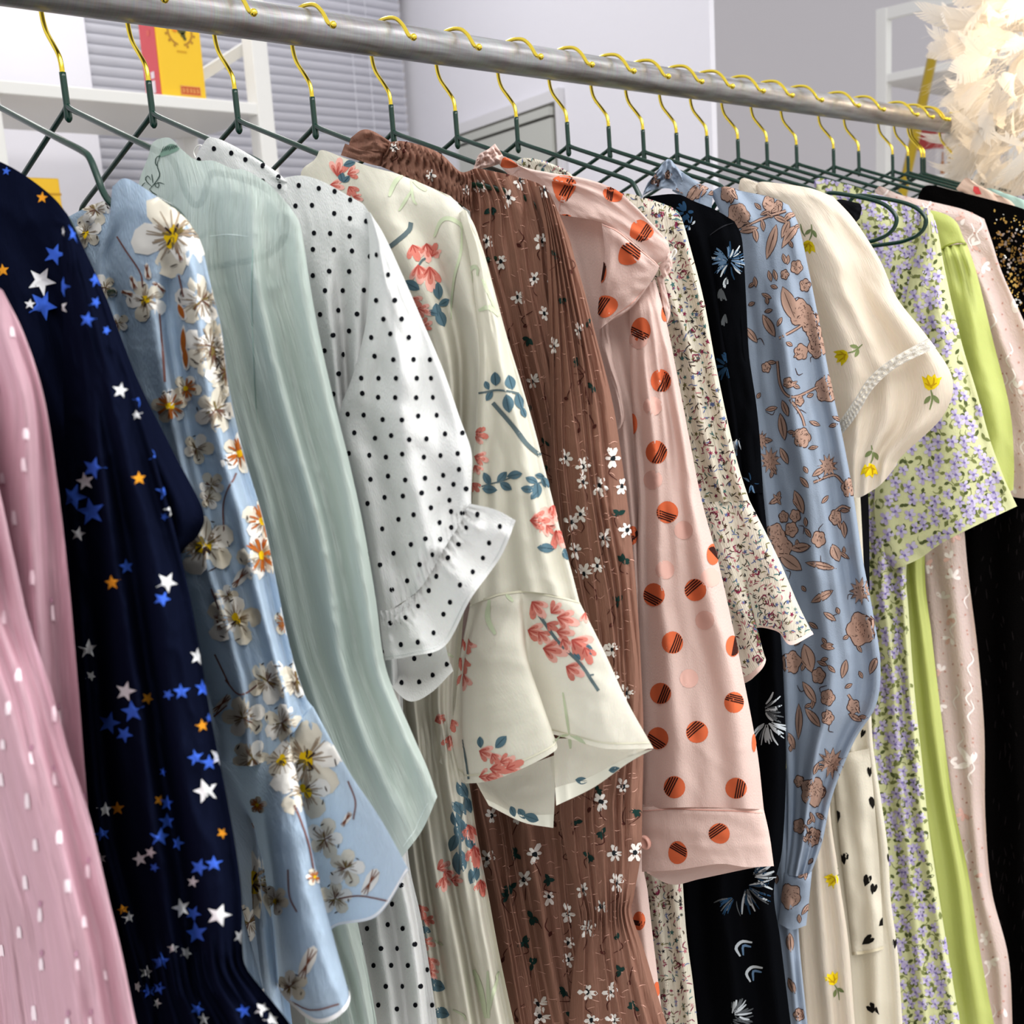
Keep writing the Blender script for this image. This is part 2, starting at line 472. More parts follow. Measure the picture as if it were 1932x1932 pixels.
# ------------------------------------------------------------------ shelf, boxes and pole at the right
SX = on_y(1672, 100, 0.9)
build_shelf('storage_rack', 'white steel storage rack at the far right behind the feather lamp', SX[0], SX[0]+0.9, 0.53, 0.932, (0.5, 1.05, float(on_y(1700, 344, 0.9)[2]), float(on_y(1700, 145, 0.9)[2])), float(on_y(1675, 14, 0.9)[2]), 0.032)
def build_far_boxes():
    zt = float(on_y(1700, 344, 0.9)[2])
    y0 = 0.84
    xa, xb, xc = on_y(1766, 300, y0)[0], on_y(1790, 300, y0)[0], on_y(1834, 300, y0)[0]
    ux, uz = (1, 0, 0), (0, 0, 1)
    h = float(on_y(1770, 238, y0)[2]) - zt
    r = thing('bottle_box', 'white box with red top and a printed amber bottle on the far rack', 'box', (xa, y0, zt))
    box('carton', (xa, y0, zt), (xb-0.003, y0+0.07, zt+h), plain('pale_card', '#c9c3c6', 0.5), r, 0.001)
    box('red_top', (xa-0.001, y0-0.001, zt+h*0.60), (xb-0.002, y0+0.071, zt+h+0.001), plain('dark_red_card', '#a83a36', 0.5), r)
    cx = (xa+xb)/2
    off = np.array(r.location)
    prof = [(-0.013, 0.004), (0.013, 0.004), (0.013, h*0.30), (0.005, h*0.40), (0.005, h*0.54), (-0.005, h*0.54), (-0.005, h*0.40), (-0.013, h*0.30)]
    link('printed_bottle', mesh([(cx+a-off[0], -0.0008, b) for a, b in prof], [tuple(range(8))]), r, [plain('amber_print', '#a9672a', 0.5)], smooth=False)
    r = thing('liquor_box', 'mustard yellow box with vertical black brush characters on the far rack', 'box', (xb, y0, zt))
    box('carton', (xb, y0-0.01, zt), (xc, y0+0.07, zt+h*1.04), plain('mustard_card', '#cda32e', 0.45), r, 0.001)
    parts = []
    cx = xb+(xc-xb)*0.50
    for k in range(4):                                   # brush characters in a column
        cz = zt+h*(0.60-0.16*k)
        rg = random.Random(k+3)
        for _ in range(6):
            w, hh = (rg.uniform(0.010, 0.018), 0.0022) if rg.random() < 0.5 else (0.0022, rg.uniform(0.008, 0.016))
            parts.append(quad_on('', r, (cx+rg.uniform(-0.005, 0.005), y0-0.01, cz+rg.uniform(-0.006, 0.006)), ux, uz, w, hh, None, 0.0008))
    link('brush_lettering', mesh(*merge(parts)), r, [plain('black_print', '#3c3a22', 0.6)])
build_far_boxes()
def build_pole():
    a = on_y(1757, 118, 0.7); b = on_y(1701, 372, 0.7)
    d = (b-a)/(b[2]-a[2])
    top = a + d*0.02; bot = a + d*(0.0-a[2])
    r = thing('gold_stand', 'leaning gold metal pole of a stand behind the far end of the rail', 'stand', tuple(bot))
    v, f = tube_vf([(0, 0, 0), tuple(top-bot)], 0.0125, 14)
    link('pole', mesh(v, f), r, [plain('gold_paint', '#b99a12', 0.35, metal=0.5)])
    v, f = lathe_vf([(0, 0), (0.02, 0), (0.02, 0.012), (0.013, 0.03), (0.0, 0.03)], 16)
    link('foot', mesh(v, f), r, [plain('black_rubber', '#1a1a1a', 0.7)])
build_pole()

# ------------------------------------------------------------------ the clothes rack
def rail_material():
    m, nt, b, out = _new('galvanised_steel')
    N, L = nt.nodes, nt.links
    tc = N.new('ShaderNodeTexCoord')
    mp = N.new('ShaderNodeMapping'); mp.inputs['Scale'].default_value = (950, 30, 30); L.new(tc.outputs['Object'], mp.inputs['Vector'])
    n1 = N.new('ShaderNodeTexNoise'); n1.inputs['Scale'].default_value = 1; n1.inputs['Detail'].default_value = 3; L.new(mp.outputs[0], n1.inputs['Vector'])
    mp2 = N.new('ShaderNodeMapping'); mp2.inputs['Scale'].default_value = (18, 160, 160); L.new(tc.outputs['Object'], mp2.inputs['Vector'])
    n2 = N.new('ShaderNodeTexNoise'); n2.inputs['Scale'].default_value = 1; n2.inputs['Detail'].default_value = 5; L.new(mp2.outputs[0], n2.inputs['Vector'])
    r1 = N.new('ShaderNodeValToRGB'); L.new(n2.outputs['Fac'], r1.inputs['Fac'])
    r1.color_ramp.elements[0].position = 0.32; r1.color_ramp.elements[0].color = srgb('#837d7c')
    r1.color_ramp.elements[1].position = 0.66; r1.color_ramp.elements[1].color = srgb('#bcbdc0')
    mx = N.new('ShaderNodeMix'); mx.data_type = 'RGBA'; mx.blend_type = 'MULTIPLY'; mx.inputs[0].default_value = 0.35
    L.new(r1.outputs['Color'], mx.inputs[6]); L.new(n1.outputs['Color'], mx.inputs[7])
    L.new(mx.outputs[2], b.inputs['Base Color'])
    b.inputs['Metallic'].default_value = 0.7; b.inputs['Roughness'].default_value = 0.4
    bp = N.new('ShaderNodeBump'); bp.inputs['Strength'].default_value = 0.25; bp.inputs['Distance'].default_value = 0.0004
    L.new(n1.outputs['Fac'], bp.inputs['Height']); L.new(bp.outputs[0], b.inputs['Normal'])
    return m
M_RAIL = rail_material()
RX0, RX1 = -0.55, 1.585
def build_rack():
    r = thing('clothes_rack', 'long galvanised steel tube rack carrying the row of hangers', 'rack', ((RX0+RX1)/2, 0, 0))
    off = np.array(r.location)
    def part(name, pts, rad, seg=32):
        v, f = tube_vf([np.array(p)-off for p in pts], rad, seg); return link(name, mesh(v, f), r, [M_RAIL])
    part('rail', [(x, 0, ZR) for x in np.linspace(RX0, RX1, 12)], 0.0125, 40)
    M_POST = plain('zinc_post', '#b4bcc4', 0.4, metal=0.7)
    for x in (RX0+0.013, RX1-0.0):
        v, f = tube_vf([np.array(p)-off for p in [(x, 0, 0.03), (x, 0, ZR+0.0)]], 0.0115, 20)
        link('upright', mesh(v, f), r, [M_POST])
        v, f = tube_vf([np.array(p)-off for p in [(x, -0.30, 0.02), (x, 0.30, 0.02)]], 0.0125, 16)
        link('foot_bar', mesh(v, f), r, [M_POST])
        v, f = tube_vf([np.array(p)-off for p in [(x-0.016, 0, ZR), (x+0.016, 0, ZR)]], 0.0148, 24)
        link('end_cap', mesh(v, f), r, [M_POST])
build_rack()

# ------------------------------------------------------------------ hangers
M_GOLD = plain('polished_gold', '#f7da4e', 0.14, metal=1.0)
M_GREEN = plain('green_coating', '#032c21', 0.26, coat=0.1, spec=0.45)
HK = [(-31.2, -4.4), (-27.5, -3.2), (-25.0, -0.8), (-22.8, 2.6), (-19.2, 7.2), (-13, 12.0), (-5, 14.2), (4, 14.5), (12, 12.2), (17.2, 6.2), (19.3, -1), (19.0, -8), (17.6, -15), (14.5, -21.2), (7.6, -29.2), (2.4, -35.8), (0.7, -41), (0.4, -47)]
ARM = [(0, -64.5), (5, -67.5), (30, -77), (60, -88.3), (90, -99.6), (114, -108.6), (121, -113), (126, -121), (131, -130), (138, -136.5), (146, -134.5), (152, -127), (157, -121), (165, -119.5), (188, -125), (208, -131.5), (219, -138.5), (224.5, -147), (220.5, -156), (209, -161.5), (190, -164), (120, -165.5), (0, -166.5)]
def hanger_hook():
    g = catmull([(0, y/1000, z/1000) for y, z in HK], 60)
    v1 = tube_vf(g, 0.00150, 10)
    c = np.array([0, -0.0312, -0.0044])
    sp = [(0.0, -0.0026), (0.0015, -0.0022), (0.0024, -0.001), (0.0026, 0), (0.0024, 0.001), (0.0015, 0.0022), (0.0, 0.0026)]
    v2 = lathe_vf(sp, 10, c)
    v3 = lathe_vf([(0, -0.0018), (0.0019, 0), (0, 0.0018)], 10, np.array([0, -0.0272, -0.0031]))
    hook = mesh(*merge([v1, v2, v3]))
    stem = tube_vf(catmull([(0, 0.0004, -0.0458), (0, 0.0002, -0.055), (0, 0, -0.064), (0, 0, -0.070), (0, 0, -0.0745)], 16), [0.0020]*9+[0.0023]*3+[0.0024, 0.0023, 0.0018, 0.0008], 12)
    neck = mesh(*stem)
    for me, m in ((hook, M_GOLD), (neck, M_GREEN)):
        me.materials.append(m); me.polygons.foreach_set('use_smooth', [True]*len(me.polygons))
    return hook, neck
def hanger_frame(drop, smax):
    """the coated wire: arms, strap notches, rounded ends and bottom bar; drop lowers the outer ends, smax is the half width (mm)"""
    parts = []
    A = []
    for y, z in ARM:
        k = min(1.0, max(0.0, (y-140)/22)) if z > -150 or y > 150 else 1.0
        z2 = z - drop*k
        if z < -160: z2 = z - drop
        y2 = y if y < 150 else 150+(y-150)*(smax-150)/74.5
        A.append((y2, z2))
    for s in (-1, 1):
        pts = catmull([(0, s*y/1000, z/1000) for y, z in A], 110)
        parts.append(tube_vf(pts, 0.00178, 10))
    me = mesh(*merge(parts))
    me.materials.append(M_GREEN); me.polygons.foreach_set('use_smooth', [True]*len(me.polygons))
    return me
HMESH = hanger_hook()
K_ = 0.78125
HX = [0.156, 0.211, 0.2586] + [K_*v for v in (0.3894, 0.4595, 0.5381, 0.6171, 0.7072, 0.7893, 0.8755, 0.9544, 1.0245, 1.0867, 1.1513, 1.2141, 1.282, 1.3498, 1.4236, 1.5231, 1.596, 1.7011, 1.7525, 1.7984, 1.8085, 1.9129)]
HOLDS = ['pink slub dress', 'navy star dress', 'light blue floral blouse', 'mint blouse', 'white polka dot blouse', 'cream coral flower dress',
         'brown pleated dress', 'pink blouse with orange dots', 'tiny floral blouse', 'black feather print blouse', 'slate blue floral blouse',
         'cream blouse with yellow tulips', 'cream heart print dress']
def add_hanger(x, label, drop, smax):
    r = thing('coat_hanger', label, 'hanger', (x, 0, ZR), 'green and gold wire hangers on the rail')
    for nm, me in zip(('hook', 'neck', 'wire_frame'), HMESH+(hanger_frame(drop, smax),)):
        o = bpy.data.objects.new(nm, me); COL.objects.link(o); o.parent = r
    return r
ORD = ['black camisole strap', 'bare loop end above the cream puff sleeve', 'lilac floral blouse', 'lime blouse', 'pale pink textured blouse', 'black sequin dress']
LAB = ['dark green wire hanger with gold hook holding the %s' % h for h in HOLDS]
LAB += ['green and gold hanger with a bare loop end showing above the black strap',
        'green and gold hanger whose lower bare loop end curls over the lilac flowers',
        'dark green wire hanger with gold hook holding the lilac floral blouse',
        'dark green wire hanger with gold hook holding the lime green blouse',
        'dark green wire hanger with gold hook holding the pale pink textured blouse',
        'dark green wire hanger with gold hook holding the black sequin dress',
        'green and gold hanger holding the peach top right of the black sequins',
        'green hanger with gold hook, leftmost of the close cluster before the feathers',
        'green hanger with gold hook, second of the close cluster before the feathers',
        'green hanger with gold hook, left one of the touching pair before the feathers',
        'green hanger with gold hook, right one of the touching pair before the feathers',
        'last green and gold hanger on the rail, nearest the feather lamp']
DROPS = [(14, 205), (16, 202), (14, 214), (4, 222), (10, 214), (10, 216), (5, 220), (8, 216), (15, 208), (15, 210), (7, 214), (4, 218), (16, 205),
         (0, 224), (1, 226), (12, 200), (15, 198), (14, 200), (8, 205)] + [(9, 215)]*6
for x, l, d in zip(HX, LAB, DROPS): add_hanger(x, l, *d)

# ------------------------------------------------------------------ feather lamp at the far end
def feather_material():
    m, nt, b, out = _new('feather_white')
    N, L = nt.nodes, nt.links
    b.inputs['Base Color'].default_value = srgb('#f4efe8'); b.inputs['Roughness'].default_value = 0.7
    b.inputs['Specular IOR Level'].default_value = 0.2
    tr = N.new('ShaderNodeBsdfTranslucent'); tr.inputs['Color'].default_value = srgb('#f8efe2')
    mx = N.new('ShaderNodeMixShader'); mx.inputs[0].default_value = 0.5
    L.new(b.outputs[0], mx.inputs[1]); L.new(tr.outputs[0], mx.inputs[2]); L.new(mx.outputs[0], out.inputs['Surface'])
    return m
def feather_mesh(L, W, bend, twist, seed, mat):
    rg = random.Random(seed)
    V, F = [], []
    def pt(t, s):
        """t along the quill, s across (-1..1): leaf outline, bent and cupped"""
        z = L*t; x = bend*L*t*t; y = W*s
        a = twist*t
        x2 = x + 0.25*W*s*s
        return (x2*math.cos(a)-y*math.sin(a), x2*math.sin(a)+y*math.cos(a), z - 0.35*abs(bend)*L*t**3)
    n = 22
    def wid(t): return max(0.02, math.sin(math.pi*min(1, t*0.93+0.05))**0.7)*(0.75+0.35*t)
    for sgn in (-1, 1):
        k = 0
        while k < n:
            t0, t1 = 0.06+0.9*k/n, 0.06+0.9*(k+1)/n
            lean = 0.13
            w = wid(t0)*rg.uniform(0.88, 1.05)
            gap = 0.12 if rg.random() < 0.8 else 0.5
            o = len(V)
            tm = t0+(t1-t0)*(1-gap*0.5)
            V += [pt(t0, 0), pt(t1, 0), pt(min(1.08, t0+lean*0.5), sgn*w*0.55), pt(min(1.1, t1+lean*0.5), sgn*w*0.55), pt(min(1.14, t0+lean), sgn*w), pt(min(1.15, tm+lean), sgn*w*0.97)]
            F += [(o, o+1, o+3, o+2), (o+2, o+3, o+5, o+4)]
            k += 1
    o = len(V)
    for i in range(9):
        t = i/8.0; r = 0.0009*(1-t)+0.0002
        x, y, z = pt(t, 0)
        V += [(x+0.0003, y-r, z), (x+0.0003, y+r, z)]
    for i in range(8): F.append((o+2*i, o+2*i+1, o+2*i+3, o+2*i+2))
    me = mesh(V, F); me.materials.append(mat)
    me.polygons.foreach_set('use_smooth', [True]*len(me.polygons))
    return me
def build_lamp():
    C = on_x(2022, 78, 1.53)
    r = thing('feather_lamp', 'floor lamp with a glowing shade of shaggy white feathers at the top right', 'lamp', (C[0], C[1], 0))
    mat = feather_material()
    base_z = C[2]
    M_ST = plain('lamp_brass', '#c9a23e', 0.3, metal=1.0)
    v, f = tube_vf([(0, 0, 0.02), (0, 0, base_z+0.10)], 0.009, 16); link('pole', mesh(v, f), r, [M_ST])
    v, f = lathe_vf([(0, 0), (0.13, 0), (0.13, 0.012), (0.115, 0.02), (0.012, 0.026), (0, 0.026)], 40); link('base', mesh(v, f), r, [M_ST])
    v, f = lathe_vf([(0.0, -0.075), (0.02, -0.072), (0.038, -0.045), (0.045, -0.015), (0.042, 0.015), (0.026, 0.045), (0.014, 0.06), (0.0, 0.065)], 24, (0, 0, base_z))
    bm, nt, b, out = _new('bulb_glow')
    b.inputs['Base Color'].default_value = srgb('#fff0d8'); b.inputs['Emission Color'].default_value = srgb('#ffd9a0'); b.inputs['Emission Strength'].default_value = 2.5
    link('bulb', mesh(v, f), r, [bm])
    ld = bpy.data.lights.new('lamp_light', 'POINT'); ld.energy = 1.1; ld.color = (1.0, 0.84, 0.62); ld.shadow_soft_size = 0.05
    lo = bpy.data.objects.new('lamp_light', ld); COL.objects.link(lo); lo.parent = r; lo.location = (-0.05, -0.02, base_z)
    meshes = [feather_mesh(L_, W_, b_, tw, i, mat) for i, (L_, W_, b_, tw) in enumerate(((0.095, 0.017, 0.5, 0.3), (0.085, 0.019, -0.35, -0.4), (0.11, 0.016, 0.7, 0.2), (0.075, 0.021, 0.25, 0.7), (0.10, 0.014, -0.6, 0.5), (0.065, 0.018, 0.9, -0.2)))]
    rg = random.Random(3)
    n = 290
    for k in range(n):
        z = 1-2*(k+0.5)/n; ph = k*2.399963
        rr = math.sqrt(1-z*z)
        nrm = Vector((rr*math.cos(ph), rr*math.sin(ph), z))
        pos = Vector((nrm.x*0.09, nrm.y*0.09, nrm.z*0.17 - 0.03))
        d = (nrm + Vector((rg.uniform(-.55, .55), rg.uniform(-.55, .55), -0.42+rg.uniform(-.5, .5)))).normalized()
        q = d.to_track_quat('Z', 'X')
        o = bpy.data.objects.new('feather', meshes[k % 6]); COL.objects.link(o); o.parent = r
        s = rg.uniform(0.72, 1.08)
        o.matrix_local = Matrix.Translation(Vector((0, 0, base_z))+pos) @ q.to_matrix().to_4x4() @ Matrix.Rotation(rg.uniform(0, 6.28), 4, 'Z') @ Matrix.Diagonal((s, s, s, 1))
    # soft down between the feathers
    V, F = [], []
    for k in range(4200):
        z = rg.uniform(-1, 1); ph = rg.uniform(0, 6.28); rr = math.sqrt(1-z*z)
        nrm = Vector((rr*math.cos(ph), rr*math.sin(ph), z))
        p = Vector((nrm.x*0.102, nrm.y*0.102, nrm.z*0.18-0.035+base_z))*1.0
        d = (nrm+Vector((rg.uniform(-.8, .8), rg.uniform(-.8, .8), -0.4+rg.uniform(-.7, .7)))).normalized()
        side = d.cross(Vector((rg.uniform(-1, 1), rg.uniform(-1, 1), rg.uniform(-1, 1)))).normalized()
        L_ = rg.uniform(0.03, 0.085); w = 0.00028
        cv = side.cross(d)*rg.uniform(-.35, .35)
        o = len(V)
        for i in range(5):
            t = i/4.0
            c = p + d*L_*t + cv*L_*t*t + Vector((0, 0, -0.25*L_*t*t))
            V += [tuple(c-side*w*(1-.7*t)), tuple(c+side*w*(1-.7*t))]
        for i in range(4): F.append((o+2*i, o+2*i+1, o+2*i+3, o+2*i+2))
    dn = link('down_fluff', mesh(V, F), r, [mat]); dn['kind'] = 'stuff'
build_lamp()

# ------------------------------------------------------------------ cloth engine
def vnoise(nv, nu, sv, su, seed, octaves=3):
    """smooth 2-D value noise on an nv x nu grid, roughly sv x su blobs, range about -1..1"""
    rs = np.random.RandomState(seed)
    out = np.zeros((nv, nu)); amp = 1.0
    for o in range(octaves):
        gv, gu = max(2, int(sv*2**o)+2), max(2, int(su*2**o)+2)
        g = rs.uniform(-1, 1, (gv, gu))
        a = cr_eval(g, np.linspace(0, gv-1.001, nv))
        b = cr_eval(a.T.copy(), np.linspace(0, gu-1.001, nu)).T
        out += amp*b; amp *= 0.5
    return out

class Patch:
    """A piece of cloth. rows: top to bottom, each a list of (photo x, photo y[, cm towards the viewer]) that is
    put on the hanging plane x = X at its real distance; the cloth gets depth from bulge, folds and wrinkles (cm)."""
    def __init__(s, rows, X, lift=0.0, bulge=0.8, folds=(), wrinkle=0.25, wscale=(5, 3), gather=(), thick=1.2,
                 cell=7.0, nu=None, nv=None, seed=0, pleat=None, edge=0.5, crease=0.09):
        R = [np.array([(p[0], p[1], p[2] if len(p) > 2 else 0.0) for p in r], float) for r in rows]
        med = R[len(R)//2]
        wpx = max(np.sum(np.linalg.norm(np.diff(r[:, :2], axis=0), axis=1)) for r in R)
        same = len({len(r) for r in R}) == 1
        s.nu = nu or int(np.clip(wpx/cell, 10, 150))
        cols = []
        for r in R:
            if same: t = np.linspace(0, len(r)-1, s.nu)
            else:
                c = np.r_[0, np.cumsum(np.linalg.norm(np.diff(r[:, :2], axis=0), axis=1))]
                t = np.interp(np.linspace(0, c[-1], s.nu), c, np.arange(len(r)))
            cols.append(cr_eval(r, t))
        A = np.array(cols)                                     # rows x nu x 3
        d = np.linalg.norm(np.diff(A[:, :, :2], axis=0), axis=2).mean(1)
        c = np.r_[0, np.cumsum(d)]
        s.nv = nv or int(np.clip(c[-1]/cell, 8, 220))
        t = np.interp(np.linspace(0, c[-1], s.nv), c, np.arange(len(R)))
        G = cr_eval(A, t)
        u = np.linspace(0, 1, s.nu)[None, :]; v = np.linspace(0, 1, s.nv)[:, None]
        s.u, s.v = u, v
        prof = np.sin(np.pi*np.clip(u, 0, 1))**edge
        top = np.clip(v/0.04, 0, 1)
        D = G[:, :, 2] + lift + 0.32 + bulge*prof*(0.4+0.6*top)
        base = D.copy()
        for (fr, am, ph, dr, lo, hi) in folds:
            w = np.clip((v-lo)/0.15, 0, 1)*np.clip((hi-v)/0.15+1, 0, 1)
            wob = 0.35*vnoise(s.nv, s.nu, 3, 2, seed+int(fr*7)+3, 2)
            D = D + am*w*np.sin(2*np.pi*(fr*u + ph + dr*v) + 2.2*wob)*np.clip(np.sin(np.pi*u)*4, 0, 1)
        if pleat:
            fr, am, dr = pleat
            wob = 0.55*vnoise(s.nv, s.nu, 5, 4, seed+91, 2)
            q = (fr*u + dr*v + wob) % 1.0
            saw = np.where(q < 0.78, q/0.78, (1-q)/0.22)
            D = D + am*(saw-0.5)*(0.7+0.5*vnoise(s.nv, s.nu, 6, 5, seed+17, 2))
        for (v0, wd, fr, am) in gather:
            w = np.exp(-((v-v0)/wd)**2)
            wob = vnoise(s.nv, s.nu, 4, 4, seed+37, 2)
            D = D + am*w*np.sin(2*np.pi*fr*u + 2.5*wob)
        if wrinkle:
            D = D + wrinkle*vnoise(s.nv, s.nu, wscale[0], wscale[1], seed+5, 3)*np.clip(np.sin(np.pi*u)*3, 0.15, 1)
        if crease and wpx > 60:                              # sharp crumples: ridges where a smooth noise changes sign
            hpx = c[-1]
            a = vnoise(s.nv, s.nu, hpx/170, wpx/90, seed+201, 2); b2 = vnoise(s.nv, s.nu, hpx/90, wpx/60, seed+301, 2)
            rid = (1-np.clip(np.abs(a)*2.2, 0, 1))**2 + 0.6*(1-np.clip(np.abs(b2)*2.6, 0, 1))**2
            D = D + crease*rid*np.clip(np.sin(np.pi*u)*3, 0, 1)*np.clip(v/0.05, 0, 1)
        s.P = on_x(G[:, :, 0], G[:, :, 1], X - D/100)
        s.base = on_x(G[:, :, 0], G[:, :, 1], X - base/100)
        tb = thick*prof*np.clip(v/0.03, 0.15, 1)+2*max(bulge, 0)*prof*0.4 + (0.62 if thick > 0.6 else 0.05)
        s.back = on_x(G[:, :, 0], G[:, :, 1], X - (base-tb)/100)      # the rear layer curls in behind the front's edges
        gv, gu = np.gradient(s.P, axis=0), np.gradient(s.P, axis=1)
        N = np.cross(gu, gv); N /= np.linalg.norm(N, axis=2)[:, :, None] + 1e-12
        toc = CAM - s.P
        sg = np.sign((N*toc).sum(2)); sg[sg == 0] = 1
        s.N = N*sg[:, :, None]
        s.px = to_px(s.P)
        s.dist = np.linalg.norm(s.P-CAM, axis=2)
        s.Ju, s.Jv = np.gradient(s.px, axis=1), np.gradient(s.px, axis=0)
        du = np.linalg.norm(np.diff(s.base, axis=1), axis=2); dv = np.linalg.norm(np.diff(s.base, axis=0), axis=2)
        du = np.broadcast_to(du.mean(1, keepdims=True), du.shape); dv = np.broadcast_to(dv.mean(1, keepdims=True), dv.shape)
        s.U = np.concatenate([np.zeros((s.nv, 1)), np.cumsum(du, 1)], 1); s.U -= s.U[:, s.nu//2][:, None]
        s.V = np.concatenate([np.zeros((1, s.nu)), np.cumsum(dv, 0)], 0)
        s.dec = []                                             # printed marks: (verts, faces, material)
    # -- surface lookups
    def at(s, iu, iv, lift):
        iu = np.clip(iu, 0, s.nu-1.0001); iv = np.clip(iv, 0, s.nv-1.0001)
        a, b = np.floor(iu).astype(int), np.floor(iv).astype(int)
        f, g = (iu-a)[..., None], (iv-b)[..., None]
        def bl(M): return (M[b, a]*(1-f)+M[b, a+1]*f)*(1-g) + (M[b+1, a]*(1-f)+M[b+1, a+1]*f)*g
        return bl(s.P) + bl(s.N)*lift
    def find(s, x, y):
        d2 = (s.px[:, :, 0]-x)**2 + (s.px[:, :, 1]-y)**2
        m = d2.min()
        cand = np.where(d2 <= max(m*1.5, 60.0), s.dist, 1e9)
        k = np.argmin(cand + np.sqrt(d2)*0.002)
        iv, iu = np.unravel_index(k, d2.shape)
        J = np.array([s.Ju[iv, iu], s.Jv[iv, iu]]).T
        U_, S_, Vt = np.linalg.svd(J); S_ = np.maximum(S_, max(S_[0]*0.22, 1e-3))
        Ji = Vt.T @ np.diag(1/S_) @ U_.T
        st = Ji @ (np.array([x, y]) - s.px[iv, iu])
        st = np.clip(st, -1.5, 1.5)
        far = m > 14**2
        return iu+st[0], iv+st[1], Ji, far
    # -- printed marks
    def blob(s, x, y, pts, mat, layer=1, rings=(0.5, 1.0)):
        """filled star-shaped outline, pts in photo pixels about (x, y)"""
        iu, iv, Ji, far = s.find(x, y)
        if far: return
        rad = np.linalg.norm(np.array(pts, float), axis=1).max()
        if rad > 11 and len(rings) > 1: rings = tuple(np.linspace(0, 1, int(rad/4.5)+2)[1:])
        q = np.array(pts, float) @ Ji.T
        n = len(q)
        tt = np.concatenate([[[0, 0]]] + [q*r for r in rings])
        P = s.at(iu+tt[:, 0], iv+tt[:, 1], 0.00022+0.00009*layer)
        F = [(0, 1+k, 1+(k+1) % n) for k in range(n)]
        for j in range(len(rings)-1):
            o, o2 = 1+j*n, 1+(j+1)*n
            F += [(o+k, o2+k, o2+(k+1) % n, o+(k+1) % n) for k in range(n)]
        s.dec.append((P, F, mat))
    def stroke(s, pts, w, mat, layer=2, step=6.0, taper=True):
        """printed line along photo points (x, y); w in photo pixels"""
        C = np.array(pts, float)
        if len(C) > 2: C = cr_eval(C, np.linspace(0, len(C)-1, max(4, int(np.sum(np.linalg.norm(np.diff(C, axis=0), axis=1))/step)+2)))
        else: C = C[0] + (C[1]-C[0])*np.linspace(0, 1, max(2, int(np.linalg.norm(C[1]-C[0])/step)+2))[:, None]
        T = np.gradient(C, axis=0); T /= np.linalg.norm(T, axis=1)[:, None]+1e-9
        Nn = np.stack([-T[:, 1], T[:, 0]], 1)
        iu, iv, Ji, far = s.find(*C[len(C)//2])
        if far: return
        n = len(C)
        W = np.full(n, w/2.0)
        if taper: W = W*(0.35+0.65*np.sin(np.pi*np.linspace(0.08, 0.92, n)))
        if n <= 6:
            L_, R_ = (C+Nn*W[:, None]-C[n//2])@Ji.T, (C-Nn*W[:, None]-C[n//2])@Ji.T
            L_ = L_+[iu, iv]; R_ = R_+[iu, iv]
        else:
            L_, R_ = np.zeros((n, 2)), np.zeros((n, 2))
            for k in range(n):
                a, b, J2, fr = s.find(*C[k])
                L_[k] = np.array([a, b])+J2@(Nn[k]*W[k]); R_[k] = np.array([a, b])-J2@(Nn[k]*W[k])
        if w > 3.5:                                            # wide lines get a middle row so that they follow the folds
            A = np.concatenate([L_, (L_+R_)/2, R_])
            F = [(j*n+k, j*n+k+1, (j+1)*n+k+1, (j+1)*n+k) for j in (0, 1) for k in range(n-1)]
        else:
            A = np.concatenate([L_, R_])
            F = [(k, k+1, n+k+1, n+k) for k in range(n-1)]
        P = s.at(A[:, 0], A[:, 1], 0.00022+0.00009*layer)
        s.dec.append((P, F, mat))
    def band(s, v0, v1, mat, layer=2, u0=0.0, u1=1.0, lift=None):
        """strip between two v fractions over the whole width (hems, lace)"""
        k = s.nu*2
        iu = np.linspace(u0, u1, k)*(s.nu-1)
        m = max(2, int(abs(v1-v0)*s.nv)+1)
        iv = np.linspace(v0, v1, m)*(s.nv-1)
        A, B = np.meshgrid(iu, iv)
        P = s.at(A.ravel(), B.ravel(), lift if lift is not None else 0.00022+0.00009*layer)
        F = [(j*k+i, j*k+i+1, (j+1)*k+i+1, (j+1)*k+i) for j in range(m-1) for i in range(k-1)]
        s.dec.append((P, F, mat))
    # -- mesh
    def build(s, name, parent, mat, back=True):
        off = np.array(parent.location)
        nu, nv = s.nu, s.nv
        V = [s.P.reshape(-1, 3)]; F = []; mi = []; UV = [np.stack([s.U, -s.V], 2).reshape(-1, 2)]
        idx = np.arange(nv*nu).reshape(nv, nu)
        q = np.stack([idx[:-1, :-1], idx[1:, :-1], idx[1:, 1:], idx[:-1, 1:]], -1).reshape(-1, 4)
        F += q.tolist(); mi += [0]*len(q)
        n = nv*nu
        if back:
            iu = np.unique(np.r_[0:nu:2, nu-1]); iv = np.unique(np.r_[0:nv:2, nv-1])
            B = s.back[np.ix_(iv, iu)]
            V.append(B.reshape(-1, 3)); UV.append(np.stack([s.U, -s.V], 2)[np.ix_(iv, iu)].reshape(-1, 2))
            idx = np.arange(len(iv)*len(iu)).reshape(len(iv), len(iu)) + n
            q = np.stack([idx[:-1, :-1], idx[:-1, 1:], idx[1:, 1:], idx[1:, :-1]], -1).reshape(-1, 4)
            F += q.tolist(); mi += [0]*len(q); n += len(iv)*len(iu)
            for (A, Bk) in ((s.P[iv, 0], s.back[iv, 0]), (s.P[iv, -1], s.back[iv, -1]), (s.P[0, iu], s.back[0, iu])):
                m_ = len(A); V += [A, Bk]; UV += [np.zeros((m_, 2))]*2
                q = np.stack([np.arange(m_-1), np.arange(1, m_), np.arange(1, m_)+m_, np.arange(m_-1)+m_], -1)+n
                F += q.tolist(); mi += [0]*len(q); n += 2*m_
        mats = [mat]
